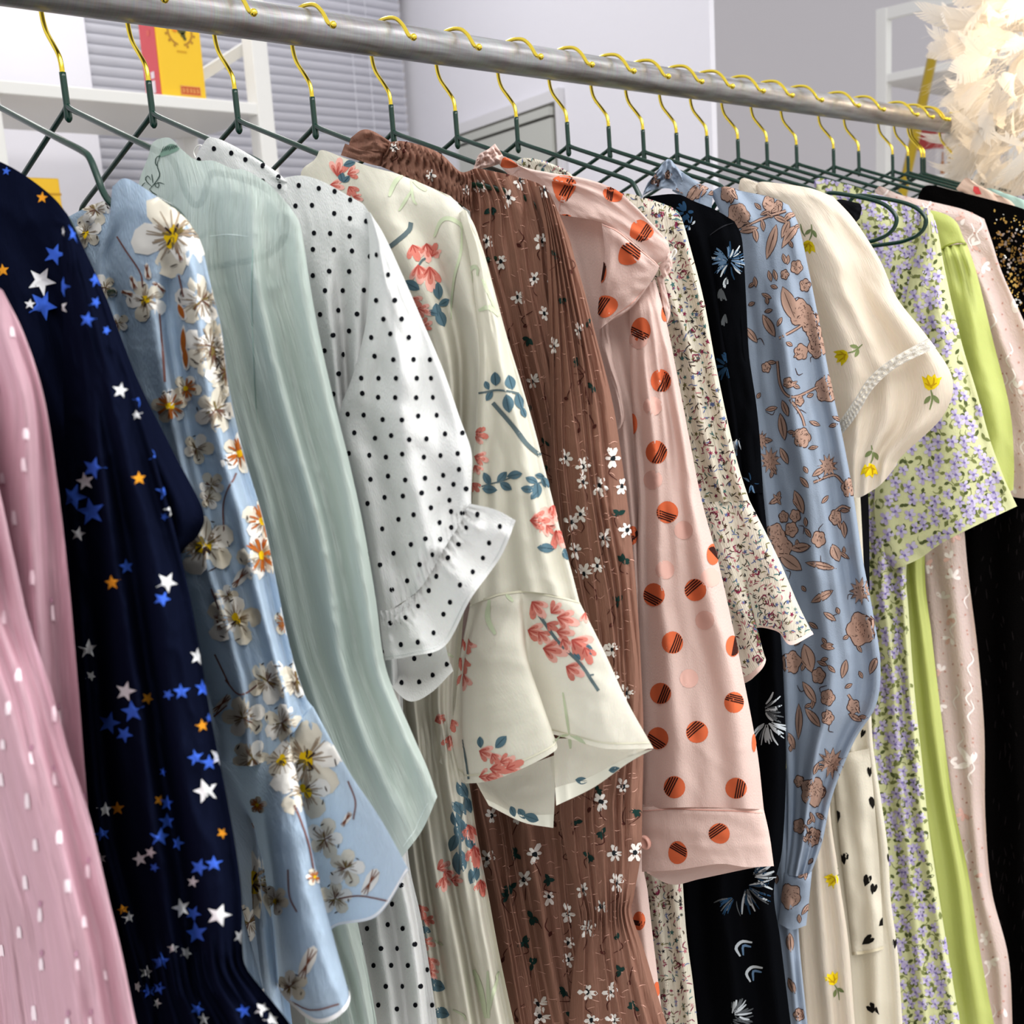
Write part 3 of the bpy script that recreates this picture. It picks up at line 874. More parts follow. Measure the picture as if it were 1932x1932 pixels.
        for (P, fs, m) in s.dec:
            if m not in mats: mats.append(m)
            k = mats.index(m)
            V.append(P); UV.append(np.zeros((len(P), 2)))
            F += [tuple(i+n for i in f) for f in fs]; mi += [k]*len(fs); n += len(P)
        V = np.concatenate(V)-off; UV = np.concatenate(UV)
        me = bpy.data.meshes.new(name)
        me.from_pydata(V.tolist(), [], F)
        me.polygons.foreach_set('material_index', mi)
        uvl = me.uv_layers.new(name='UVMap')
        li = np.zeros(len(me.loops), dtype=np.int32); me.loops.foreach_get('vertex_index', li)
        uvl.data.foreach_set('uv', UV[li].ravel())
        me.update()
        return link(name, me, parent, mats)

def circle(r, n=12, sx=1.0, sy=1.0, rot=0.0, jit=0.0, rg=random):
    out = []
    for k in range(n):
        a = 2*math.pi*k/n
        q = r*(1+rg.uniform(-jit, jit))
        x, y = q*sx*math.cos(a), q*sy*math.sin(a)
        out.append((x*math.cos(rot)-y*math.sin(rot), x*math.sin(rot)+y*math.cos(rot)))
    return out
def star_pts(r, rot=0.0):
    return [((r if k % 2 == 0 else r*0.42)*math.sin(rot+math.pi*k/5), -(r if k % 2 == 0 else r*0.42)*math.cos(rot+math.pi*k/5)) for k in range(10)]
def leaf_pts(l, w, rot, n=7):
    """pointed leaf whose base sits at (0,0) side; centred outline"""
    up = [(l*(k/n-0.5), w*math.sin(math.pi*k/n)**0.8) for k in range(n+1)]
    dn = [(x, -y) for x, y in reversed(up[1:-1])]
    return [(x*math.cos(rot)-y*math.sin(rot), x*math.sin(rot)+y*math.cos(rot)) for x, y in up+dn]
def petal_pts(l, w, rot, n=10):
    """rounded petal, narrow at its base, centred"""
    out = []
    for k in range(n):
        a = 2*math.pi*k/n
        x, y = math.cos(a), math.sin(a)
        yy = y*w*(0.72+0.28*x); xx = x*l/2
        out.append((xx*math.cos(rot)-yy*math.sin(rot), xx*math.sin(rot)+yy*math.cos(rot)))
    return out

def far_panel(parent, X, mat, zlow, half=0.205, name='bodice_panel'):
    """the half of a garment that hangs beyond the rail"""
    nu, nv = 34, 40
    u = np.linspace(0, 1, nu)[None, :]; v = np.linspace(0, 1, nv)[:, None]
    y = -0.11 + u*(half+0.11+0.03*v)
    ztop = np.interp(u*(half+0.11)-0.11, [-0.11, -0.05, 0.0, 0.10, 0.13, 0.19, half], [-0.33, -0.275, -0.235, -0.15, -0.128, -0.150, -0.175])
    z = ZR + ztop*(1-v) + (zlow-ZR)*v
    rip = 0.006*np.sin(2*np.pi*(3*u+0.3*v))*np.clip(v*4, 0, 1) + 0.004*vnoise(nv, nu, 4, 3, int(X*1000), 2)
    V = []; F = []
    for sgn in (-1, 1):
        x = X + sgn*0.009*np.sin(np.pi*np.clip(u, 0.02, 0.98))**0.5 + rip
        V.append(np.stack([np.broadcast_to(x, (nv, nu)), np.broadcast_to(y, (nv, nu)), z], 2).reshape(-1, 3))
    V = np.concatenate(V)-np.array(parent.location)
    for k in (0, 1):
        idx = np.arange(nv*nu).reshape(nv, nu)+k*nv*nu
        F += np.stack([idx[:-1, :-1], idx[1:, :-1], idx[1:, 1:], idx[:-1, 1:]], -1).reshape(-1, 4).tolist()
    me = mesh(V, F)
    me.uv_layers.new(name='UVMap')
    return link(name, me, parent, [mat])

def thread_loop(parent, X, pts, w=0.0005):
    """a small hanging loop of white thread through photo points"""
    P = np.array([on_x(x, y, X) for x, y in pts])
    v, f = tube_vf(catmull(P, 40)-np.array(parent.location), w, 6)
    return link('thread_loop', mesh(v, f), parent, [plain('white_thread', '#f4f2ec', 0.8)])
def garment(name, label, cat, X, zlow=0.72):
    return thing(name, label, cat, (X, -0.05, zlow), 'garments hanging on the rack')

# ================================================================== garments, nearest first
HPX = {k: HX[i] for i, k in enumerate(['pink', 'navy', 'blue', 'mint', 'polka', 'cream', 'brown', 'dots', 'ditsy', 'black', 'slate', 'tulip', 'heart', 'l1', 'l2', 'lilac', 'lime', 'pale', 'sequin', 'peach'])}
PART = {}
def S(*rows): return [list(r) for r in rows]

# ---- 1 pink slub dress
def g_pink():
    X = HPX['pink']
    g = garment('slub_dress', 'dusty pink dress with white slub threads, nearest at the left edge', 'dress', X, 0.86)
    m = fabric('pink_slub_cloth', '#e0b8c4', 0.75, 0.35, 0.25, 0.0, 0.5, 1500, 40, slub=('#f0c6d6', (700, 14, 1), 0.60))
    b = Patch(S([(-150,520),(-40,520),(5,548)], [(-150,640),(-30,640),(46,632)], [(-150,760),(0,760),(83,750)], [(-150,920),(0,920),(108,910)],
                [(-140,1100),(10,1100),(129,1090)], [(-130,1300),(30,1300),(147,1290)], [(-110,1500),(50,1500),(163,1490)], [(-90,1720),(70,1720),(180,1710)], [(-60,2000),(90,2000),(197,2000)]),
              X, folds=[(1.7, 0.6, 0.1, 0.1, 0, 1), (5, 0.12, 0.4, 0.2, 0, 1)], seed=1, thick=1.5, crease=0, wrinkle=0.15)
    f = Patch(S([(-150,700),(-110,700),(-62,735)], [(-150,900),(-80,900),(-8,900)], [(-140,1050),(-60,1050),(25,1045)], [(-130,1180),(-40,1180),(56,1180)],
                [(-110,1310),(0,1310),(98,1305)], [(-80,1430),(30,1430),(133,1430)], [(-55,1550),(60,1550),(171,1550)], [(-5,1700),(100,1700),(206,1700)],
                [(10,1800),(120,1800),(230,1800)], [(28,1932),(140,1932),(257,1932)], [(45,2050),(160,2050),(287,2050)]),
              X, lift=2.2, folds=[(1.6, 0.4, 0.3, 0.1, 0, 1), (5.5, 0.10, 0.2, 0.1, 0, 1)], seed=2, thick=1.5, crease=0, wrinkle=0.12)
    PART['pink_b'], PART['pink_f'] = b, f
    pr_pink()
    b.build('body', g, m); f.build('sleeve', g, m); far_panel(g, X, m, 0.86)
# ---- 2 navy star dress
def g_navy():
    X = HPX['navy']
    g = garment('star_dress', 'navy chiffon dress printed with blue, white and orange stars', 'dress', X, 0.86)
    m = fabric('navy_chiffon', '#0d1122', 0.85, 0.02, 0.05, 0.0, 0.3, 900, 200, spec=0.12)
    b = Patch(S([(-140,290),(-60,285),(0,305),(50,333),(100,372),(127,404)], [(-140,420),(-40,430),(40,450),(110,458),(152,455)], [(-130,560),(0,560),(100,560),(200,560)],
                [(-120,720),(0,720),(140,715),(258,712)], [(-100,860),(60,860),(200,850),(326,850)], [(-80,960),(80,965),(240,965),(383,962)],
                [(-60,1010),(100,1020),(260,1030),(374,1010)], [(-60,1060),(100,1070),(250,1075),(340,1048)], [(-50,1200),(80,1200),(200,1200),(280,1180)],
                [(0,1500),(120,1500),(240,1500),(320,1500)], [(60,2000),(180,2000),(280,2000),(380,2000)]),
              X, folds=[(2.5, 0.9, 0.0, 0.1, 0.05, 1)], seed=3, thick=1.5, bulge=0.6)
    sl = Patch(S([(118,430),(126,424),(137,432)], [(118,520),(145,515),(176,512)], [(119,640),(165,640),(226,640)], [(120,760),(185,760),(262,758)],
                 [(124,880),(205,880),(296,878)], [(129,1000),(225,1000),(329,998)], [(137,1120),(245,1120),(357,1118)], [(146,1240),(262,1240),(379,1238)],
                 [(155,1350),(278,1350),(397,1348)], [(165,1470),(295,1470),(421,1468)], [(182,1590),(315,1590),(443,1588)], [(212,1690),(335,1690),(456,1690)],
                 [(238,1780),(350,1785),(457,1780)], [(252,1830),(358,1840),(464,1825)], [(258,1870),(370,1880),(502,1875)], [(262,1932),(400,1940),(547,1932)], [(262,2010),(420,2020),(585,2000)]),
               X, lift=1.9, folds=[(2.6, 0.55, 0.25, 0.08, 0.2, 1), (4.5, 0.25, 0.1, 0.2, 0.4, 1)], gather=[(0.885, 0.035, 13, 0.35), (0.97, 0.06, 6, 0.5)], seed=4, thick=1.8, cell=7, edge=0.6, bulge=1.2)
    PART['navy_b'], PART['navy_s'] = b, sl
    pr_navy()
    b.build('body', g, m); sl.build('sleeve', g, m); far_panel(g, X, m, 0.86)
# ---- 3 light blue floral blouse
def g_blue():
    X = HPX['blue']
    g = garment('floral_blouse', 'light blue blouse printed with large white blossoms and brown stems', 'blouse', X, 0.84)
    m = fabric('light_blue_crepe', '#bfd3e7', 0.75, 0.3, 0.3, 0.0, 0.35, 900, 300)
    col = Patch(S([(120,414),(160,393),(206,376)], [(140,450),(172,442),(207,432)], [(158,482),(182,478),(205,475)], [(166,512),(186,507),(202,502)]), X, lift=-1.2, bulge=0.3, wrinkle=0.1, seed=5)
    b = Patch(S([(212,352),(240,337),(300,374),(345,408),(372,445)], [(204,425),(250,425),(305,440),(352,455),(385,480)], [(180,500),(240,510),(310,520),(360,525),(396,530)],
                [(190,620),(260,620),(320,620),(370,622),(419,625)], [(200,740),(280,740),(340,740),(390,740),(434,740)], [(220,860),(310,860),(365,860),(415,860),(461,860)],
                [(250,980),(340,980),(395,980),(446,980),(497,980)], [(280,1100),(370,1100),(425,1100),(475,1100),(522,1100)], [(320,1220),(410,1220),(460,1220),(505,1220),(547,1220)],
                [(360,1320),(440,1315),(490,1313),(530,1311),(573,1306)], [(400,1432),(455,1445),(500,1436),(545,1390),(589,1333)]),
              X, folds=[(2.3, 0.7, 0.55, -0.1, 0.05, 0.95), (5, 0.2, 0.1, 0.3, 0.1, 1)], seed=6, thick=1.6, wrinkle=0.3)
    fl = Patch(S([(400,1430,.1),(450,1441,.1),(490,1441,.2),(515,1420,.6),(540,1393,.5),(548,1384,0),(568,1358,0),(590,1332,0)],
                 [(430,1560,-.4),(480,1570,-1.0),(510,1560,1),(540,1548,2),(572,1530,1.2),(566,1510,-.8),(612,1480,-.3),(655,1450,0)],
                 [(455,1700,-1),(505,1700,-2),(526,1690,1.2),(565,1695,2.5),(604,1680,1.5),(596,1640,-1.2),(660,1590,-.4),(718,1545,0)],
                 [(497,1872,-1),(522,1858,-2),(544,1888,1.2),(605,1930,2.6),(659,1885,1.6),(622,1760,-1.5),(712,1728,-.4),(771,1640,0)]),
               X, lift=0.3, bulge=0.4, seed=7, wrinkle=0.15, thick=0.15, cell=7)
    low = Patch(S([(330,1300),(400,1300),(460,1300)], [(360,1500),(430,1500),(500,1500)], [(390,1700),(460,1700),(520,1700)], [(420,1900),(480,1900),(545,1880)], [(440,2010),(500,2010),(560,2010)]),
                X, lift=-1.5, folds=[(2.5, 0.5, 0.2, 0.1, 0, 1)], seed=8)
    PART['blue_c'], PART['blue_b'], PART['blue_f'], PART['blue_l'] = col, b, fl, low
    pr_blue()
    col.build('back_collar', g, m); b.build('body', g, m); fl.build('flounce', g, m, back=False); low.build('skirt', g, m); far_panel(g, X, m, 0.84)
# ---- 4 mint blouse
def g_mint():
    X = HPX['mint']
    g = garment('sheer_blouse', 'sheer mint green crinkled blouse with dark embroidered collar', 'blouse', X, 0.82)
    m = fabric('mint_chiffon', '#dde9e2', 0.75, 0.3, 0.35, 0.27, 0.7, 1300, 45)
    b = Patch(S([(281,292),(286,272),(300,262),(322,261),(345,284),(372,303),(402,303),(440,319),(463,321),(510,350),(545,388)], [(262,345),(300,345),(345,350),(395,355),(450,365),(510,385),(564,418)],
                [(250,420),(320,420),(390,425),(460,430),(520,440),(574,465)], [(260,520),(340,520),(420,520),(500,525),(583,525)], [(300,640),(380,640),(460,640),(530,640),(603,636)],
                [(330,760),(420,760),(500,760),(570,760),(631,760)], [(370,880),(460,880),(540,880),(600,880),(660,876)], [(410,1000),(500,1000),(580,1000),(640,1000),(686,995)],
                [(450,1130),(540,1130),(620,1130),(670,1130),(709,1130)], [(500,1260),(580,1260),(650,1260),(695,1260),(728,1260)], [(540,1370),(620,1380),(680,1380),(735,1380),(774,1375)],
                [(590,1500),(650,1500),(705,1490),(755,1470),(806,1448)], [(640,1662),(690,1650),(740,1635),(772,1600),(800,1560),(825,1503)]),
              X, folds=[(3.2, 0.75, 0.1, 0.12, 0.03, 0.85), (7, 0.25, 0.3, 0.2, 0.02, 0.5)], seed=9, thick=1.6, wrinkle=0.25)
    low = Patch(S([(380,1200),(480,1200),(560,1200)], [(430,1450),(540,1450),(630,1450)], [(480,1650),(580,1650),(660,1650)], [(520,1740),(600,1740),(675,1740)], [(560,1860),(640,1860),(699,1860)], [(590,1990),(670,1990),(721,1990)]),
                X, lift=-1.4, folds=[(3.5, 0.6, 0.2, 0.1, 0, 1)], seed=10)
    PART['mint_b'], PART['mint_l'] = b, low
    pr_mint()
    b.build('body', g, m); low.build('skirt', g, m); far_panel(g, X, m, 0.82)
# ---- 5 white polka dot blouse
def g_polka():
    X = HPX['polka']
    g = garment('polka_dot_blouse', 'white blouse with small black dots and a gathered ruffled cuff', 'blouse', X, 0.80)
    m = fabric('white_crepe', '#f1f2f1', 0.75, 0.25, 0.3, 0.05, 0.3, 1100, 500)
    col = Patch(S([(366,304),(382,273),(400,259),(447,278),(517,321),(540,341)], [(360,340),(400,335),(430,333),(470,342),(510,350),(545,352)], [(380,400),(420,400),(450,400),(490,400),(520,400),(550,400)]), X, lift=0.15, bulge=0.4, wrinkle=0.15, seed=11)
    b = Patch(S([(480,352),(520,340),(567,331),(610,343),(655,368),(685,385),(698,405)], [(500,420),(560,420),(590,420),(625,422),(655,428),(685,435),(710,442)],
                [(540,520),(575,520),(600,520),(630,520),(655,520),(680,520),(705,520)], [(560,640),(590,640),(615,640),(640,640),(660,640),(680,640),(700,640)],
                [(580,780),(610,780),(630,780),(650,780),(665,780),(680,780),(700,780)], [(600,950),(625,950),(650,950),(670,950),(690,950),(710,950),(730,950)],
                [(620,1150),(645,1150),(670,1150),(695,1150),(715,1150),(735,1150),(755,1150)], [(630,1320),(655,1320),(680,1320),(700,1320),(720,1320),(740,1320),(760,1320)],
                [(640,1480),(660,1480),(685,1480),(705,1480),(725,1480),(745,1480),(765,1480)], [(650,1620),(670,1620),(690,1620),(710,1620),(730,1620),(750,1620),(771,1620)],
                [(660,1740),(682,1740),(704,1740),(728,1740),(750,1740),(774,1740),(796,1740)], [(680,1900),(700,1900),(724,1900),(750,1900),(772,1900),(796,1900),(821,1900)],
                [(690,2000),(712,2000),(736,2000),(760,2000),(782,2000),(806,2000),(832,2000)]),
              X, folds=[(2.4, 0.8, 0.35, 0.0, 0.06, 1)], seed=12, thick=1.4, wrinkle=0.2, bulge=0.6)
    sl = Patch(S([(690,402),(697,400),(704,410)], [(696,440),(712,440),(726,446)], [(697,520),(730,520),(760,520)], [(690,610),(745,610),(799,610)], [(668,700),(750,700),(837,700)],
                 [(638,785),(755,790),(867,787)], [(645,850),(765,860),(889,850)], [(672,930),(780,925),(890,900)], [(695,1040),(790,1000),(889,926)], [(715,1162),(790,1112),(846,1022),(889,955)]),
               X, lift=1.3, folds=[(2.0, 0.5, 0.1, 0.15, 0.3, 0.95)], gather=[(1.0, 0.07, 15, 0.22)], seed=13, thick=1.8, bulge=1.6, edge=0.6, wrinkle=0.3, cell=7)
    ring = Patch(S([(727,1230,-.6),(762,1228,-1.2),(800,1222,-1.2),(838,1206,-.6)], [(730,1268,-.9),(766,1282,-1.3),(806,1272,-1.3),(847,1244,-.9)], [(731,1280,-.3),(768,1302,-.5),(808,1290,-.5),(852,1256,-.3)], [(734,1291,.3),(772,1323,.4),(812,1308,.4),(855,1266,.2)]),
                 X, lift=1.3, bulge=0.1, wrinkle=0.1, seed=14, thick=0.1, cell=6)
    fl = Patch(S([(715,1152,0),(745,1148,.4),(780,1115,0),(820,1042,.4),(853,998,0),(886,950,.3)], [(720,1200,0),(762,1198,.7),(808,1165,0),(855,1090,.6),(898,1030,.1),(936,962,.4)],
                 [(727,1246,.2),(775,1238,.9),(840,1218,.2),(888,1130,.9),(945,1050,.3),(973,982,.5)]),
               X, lift=1.9, bulge=0.3, gather=[(0.0, 0.35, 17, 0.22)], folds=[(3.5, 0.35, 0.2, 0, 0.2, 1)], seed=15, wrinkle=0.1, thick=0.3, cell=5)
    PART['polka'] = [col, b, sl, ring, fl]
    pr_polka()
    thread_loop(g, X-0.004, [(378,304),(371,300),(366,288),(370,278),(378,274),(386,278)], 0.0004)
    col.build('back_collar', g, m); b.build('body', g, m); sl.build('sleeve', g, m); ring.build('cuff_inside', g, m, back=False); fl.build('cuff_ruffle', g, m, back=False); far_panel(g, X, m, 0.80)
# ---- 6 cream dress with coral flowers
def g_cream():
    X = HPX['cream']
    g = garment('flared_sleeve_dress', 'cream chiffon dress with coral flower sprigs and a flared sleeve', 'dress', X, 0.78)
    m = fabric('cream_chiffon', '#f2efe0', 0.75, 0.25, 0.3, 0.10, 0.08, 900, 400)
    b = Patch(S([(598,298),(607,283),(650,298),(700,315),(740,325),(776,338),(812,353),(850,370)], [(567,332),(610,334),(660,342),(710,352),(755,360),(805,371),(855,383),(887,410)],
                [(600,420),(640,420),(680,420),(725,420),(770,420),(815,425),(860,433),(906,456)], [(660,520),(695,520),(735,520),(775,520),(815,520),(850,520),(885,520),(923,520)],
                [(720,640),(755,640),(790,640),(825,640),(855,640),(880,640),(905,640),(930,640)], [(760,780),(790,780),(820,780),(845,780),(865,780),(885,780),(905,780),(925,780)],
                [(760,950),(790,950),(815,950),(835,950),(855,950),(870,950),(885,950),(900,950)], [(720,1100),(745,1100),(770,1100),(795,1100),(815,1100),(838,1100),(860,1100),(880,1100)],
                [(730,1300),(750,1300),(770,1300),(790,1300),(808,1300),(825,1300),(845,1297),(865,1292)], [(745,1388),(762,1388),(780,1388),(798,1386),(815,1384),(832,1382),(848,1378),(866,1374)],
                [(755,1480),(772,1480),(790,1480),(808,1480),(826,1480),(845,1480),(865,1480),(885,1478)], [(765,1580),(783,1580),(802,1580),(822,1580),(842,1580),(862,1580),(881,1580),(901,1579)],
                [(780,1700),(800,1700),(820,1700),(840,1700),(860,1700),(880,1700),(901,1698),(922,1692)], [(795,1800),(816,1800),(837,1800),(858,1800),(880,1800),(900,1800),(921,1800),(942,1800)],
                [(812,1932),(835,1932),(857,1932),(880,1932),(902,1932),(925,1932),(947,1932),(970,1932)], [(825,2010),(848,2010),(870,2010),(893,2010),(916,2010),(940,2010),(962,2010),(986,2010)]),
              X, folds=[(2.7, 0.9, 0.1, -0.05, 0.02, 1), (5.5, 0.3, 0.3, 0.2, 0.1, 1)], gather=[(0.645, 0.02, 12, 0.25)], seed=16, thick=1.5, wrinkle=0.25)
    sl = Patch(S([(866,402),(878,396),(889,413)], [(884,470),(900,465),(914,480)], [(894,550),(915,550),(935,556)], [(904,640),(930,640),(958,640)], [(903,720),(940,720),(982,718)],
                 [(898,811),(955,811),(1009,811)], [(893,900),(960,900),(1033,905)], [(889,1000),(970,1000),(1057,1000)], [(887,1080),(975,1075),(1079,1080)], [(887,1143),(930,1125),(976,1116),(1030,1120),(1093,1135)]),
               X, lift=1.2, folds=[(1.6, 0.4, 0.2, 0.1, 0.3, 0.95), (4, 0.2, 0.0, 0.1, 0.6, 1)], seed=17, thick=1.5, bulge=1.1, wrinkle=0.2)
    fl = Patch(S([(887,1142,-.3),(905,1132,-.4),(920,1128,.2),(945,1120,.4),(975,1116,.2),(990,1115,-.1),(1020,1119,0),(1055,1126,.2),(1093,1135,0)],
                 [(868,1240,-.4),(878,1240,-.8),(885,1238,.4),(925,1232,1.2),(985,1228,.7),(998,1226,-.5),(1040,1225,0),(1090,1225,.4),(1140,1229,0)],
                 [(856,1345,-.5),(870,1350,-1),(880,1352,.5),(935,1345,1.6),(1018,1325,1),(1012,1310,-.9),(1065,1310,0),(1120,1315,.6),(1183,1323,0)],
                 [(829,1438,-.5),(872,1470,-1),(884,1478,.5),(945,1467,1.8),(1048,1416,1),(1036,1386,-1),(1085,1397,0),(1145,1413,.6),(1233,1412,0)]),
               X, lift=1.7, bulge=0.4, seed=18, wrinkle=0.12, thick=0.2, cell=7)
    i1 = Patch(S([(890,1460,-1),(960,1455,-1.2),(1046,1425,-.8)], [(903,1485,-1),(965,1505,-1.2),(1047,1490,-.8)], [(922,1520,-.5),(985,1551,-.4),(1044,1562,-.4)]), X, lift=1.2, bulge=-0.3, wrinkle=0.08, seed=19, thick=0.1)
    i2 = Patch(S([(1045,1393,-1),(1110,1395,-1),(1170,1405,-.8),(1228,1410,-.4)], [(1046,1455,-1),(1110,1445,-1),(1165,1428,-.6),(1215,1416,-.3)], [(1050,1520,-.4),(1120,1486,-.4),(1185,1440,-.3),(1231,1414,-.2)]), X, lift=1.2, bulge=-0.3, wrinkle=0.08, seed=20, thick=0.1)
    PART['cream_b'], PART['cream_s'], PART['cream_f'], PART['cream_i'] = b, sl, fl, (i1, i2)
    pr_cream()
    b.build('body', g, m); sl.build('sleeve', g, m); fl.build('sleeve_flounce', g, m, back=False); i1.build('flounce_lining', g, m, back=False); i2.build('flounce_lining', g, m, back=False); far_panel(g, X, m, 0.78)
# ---- 7 brown pleated dress
def g_brown():
    X = HPX['brown']
    g = garment('pleated_dress', 'brown pleated chiffon dress with small white daisies and a gathered collar', 'dress', X, 0.76)
    m = fabric('brown_pleated_chiffon', '#a57b6a', 0.75, 0.25, 0.3, 0.06, 0.5, 1500, 60)
    b = Patch(S([(882,324),(900,318),(940,325),(978,334),(1015,346),(1036,362)], [(885,380),(930,380),(960,382),(995,386),(1030,392),(1060,415)], [(895,460),(935,460),(975,460),(1015,460),(1050,462),(1080,470)],
                [(920,560),(955,560),(990,560),(1025,560),(1060,560),(1096,560)], [(950,680),(980,680),(1010,680),(1040,680),(1070,680),(1105,680)], [(980,800),(1005,800),(1030,800),(1055,800),(1080,800),(1110,800)],
                [(1000,920),(1022,920),(1044,920),(1068,920),(1092,920),(1120,920)], [(980,1150),(1010,1150),(1040,1150),(1070,1150),(1100,1150),(1130,1150)], [(910,1400),(950,1400),(985,1400),(1030,1400),(1070,1400),(1110,1400)],
                [(884,1480),(925,1480),(965,1480),(1010,1480),(1055,1480),(1100,1480)], [(900,1580),(940,1580),(980,1580),(1025,1580),(1070,1580),(1112,1580)], [(920,1690),(960,1690),(1000,1690),(1040,1690),(1080,1690),(1120,1690)],
                [(942,1800),(980,1800),(1018,1800),(1056,1800),(1094,1800),(1132,1800)], [(968,1930),(1004,1930),(1040,1930),(1077,1930),(1113,1930),(1150,1930)], [(986,2010),(1020,2010),(1056,2010),(1090,2010),(1125,2010),(1160,2010)]),
              X, lift=-0.7, folds=[(2.2, 0.8, 0.2, 0.0, 0.1, 1)], pleat=(9, 0.7, 0.0), seed=21, thick=1.5, wrinkle=0.15, cell=8, nu=110)
    sl = Patch(S([(1008,352),(1028,352),(1046,382)], [(1028,440),(1048,440),(1071,446)], [(1034,540),(1065,540),(1100,540)], [(1036,640),(1080,640),(1126,640)], [(1038,760),(1095,760),(1156,760)],
                 [(1040,880),(1105,880),(1175,880)], [(1050,1000),(1120,1000),(1190,1000)], [(1072,1120),(1138,1120),(1201,1120)], [(1085,1250),(1150,1250),(1209,1250)], [(1075,1380),(1150,1380),(1214,1380)],
                 [(1055,1510),(1135,1510),(1212,1510)], [(1066,1600),(1140,1600),(1209,1610)], [(1088,1690),(1145,1690),(1196,1690)], [(1097,1735),(1147,1735),(1192,1725)], [(1085,1800),(1150,1800),(1216,1795)],
                 [(1075,1900),(1160,1900),(1246,1895)], [(1070,2000),(1170,2000),(1277,1990)]),
               X, lift=1.0, pleat=(7.3, 0.6, 0.0), gather=[(0.835, 0.03, 13, 0.25)], seed=22, thick=1.6, bulge=1.8, wrinkle=0.15, nu=90)
    band = Patch(S([(728,270),(757,266),(797,275),(834,292),(867,323),(888,322)], [(722,290),(755,292),(800,305),(840,325),(872,345),(890,352)], [(716,313),(760,332),(810,354),(850,372),(872,388),(892,402)]),
                 X, lift=0.3, bulge=0.8, pleat=(16, 0.6, 0.0), seed=23, wrinkle=0.15, nu=130, nv=16)
    l1 = Patch(S([(662,260),(683,245),(705,248),(738,268)], [(658,278),(690,274),(712,274),(736,280)], [(664,290),(690,286),(712,285),(730,290)]), X, lift=0.2, bulge=0.9, seed=24, wrinkle=0.3, nu=24, nv=12)
    l2 = Patch(S([(651,271),(680,280),(705,284),(724,284)], [(647,282),(680,292),(705,298),(720,300)], [(643,293),(680,304),(700,310),(717,314)]), X, lift=0.6, bulge=0.6, seed=25, wrinkle=0.2, nu=24, nv=10)
    PART['brown'] = [b, sl, band, l1, l2]
    pr_brown()
    b.build('body', g, m); sl.build('sleeve', g, m); band.build('gathered_collar', g, m); l1.build('bow_loop', g, m); l2.build('bow_loop', g, m); far_panel(g, X, m, 0.76)
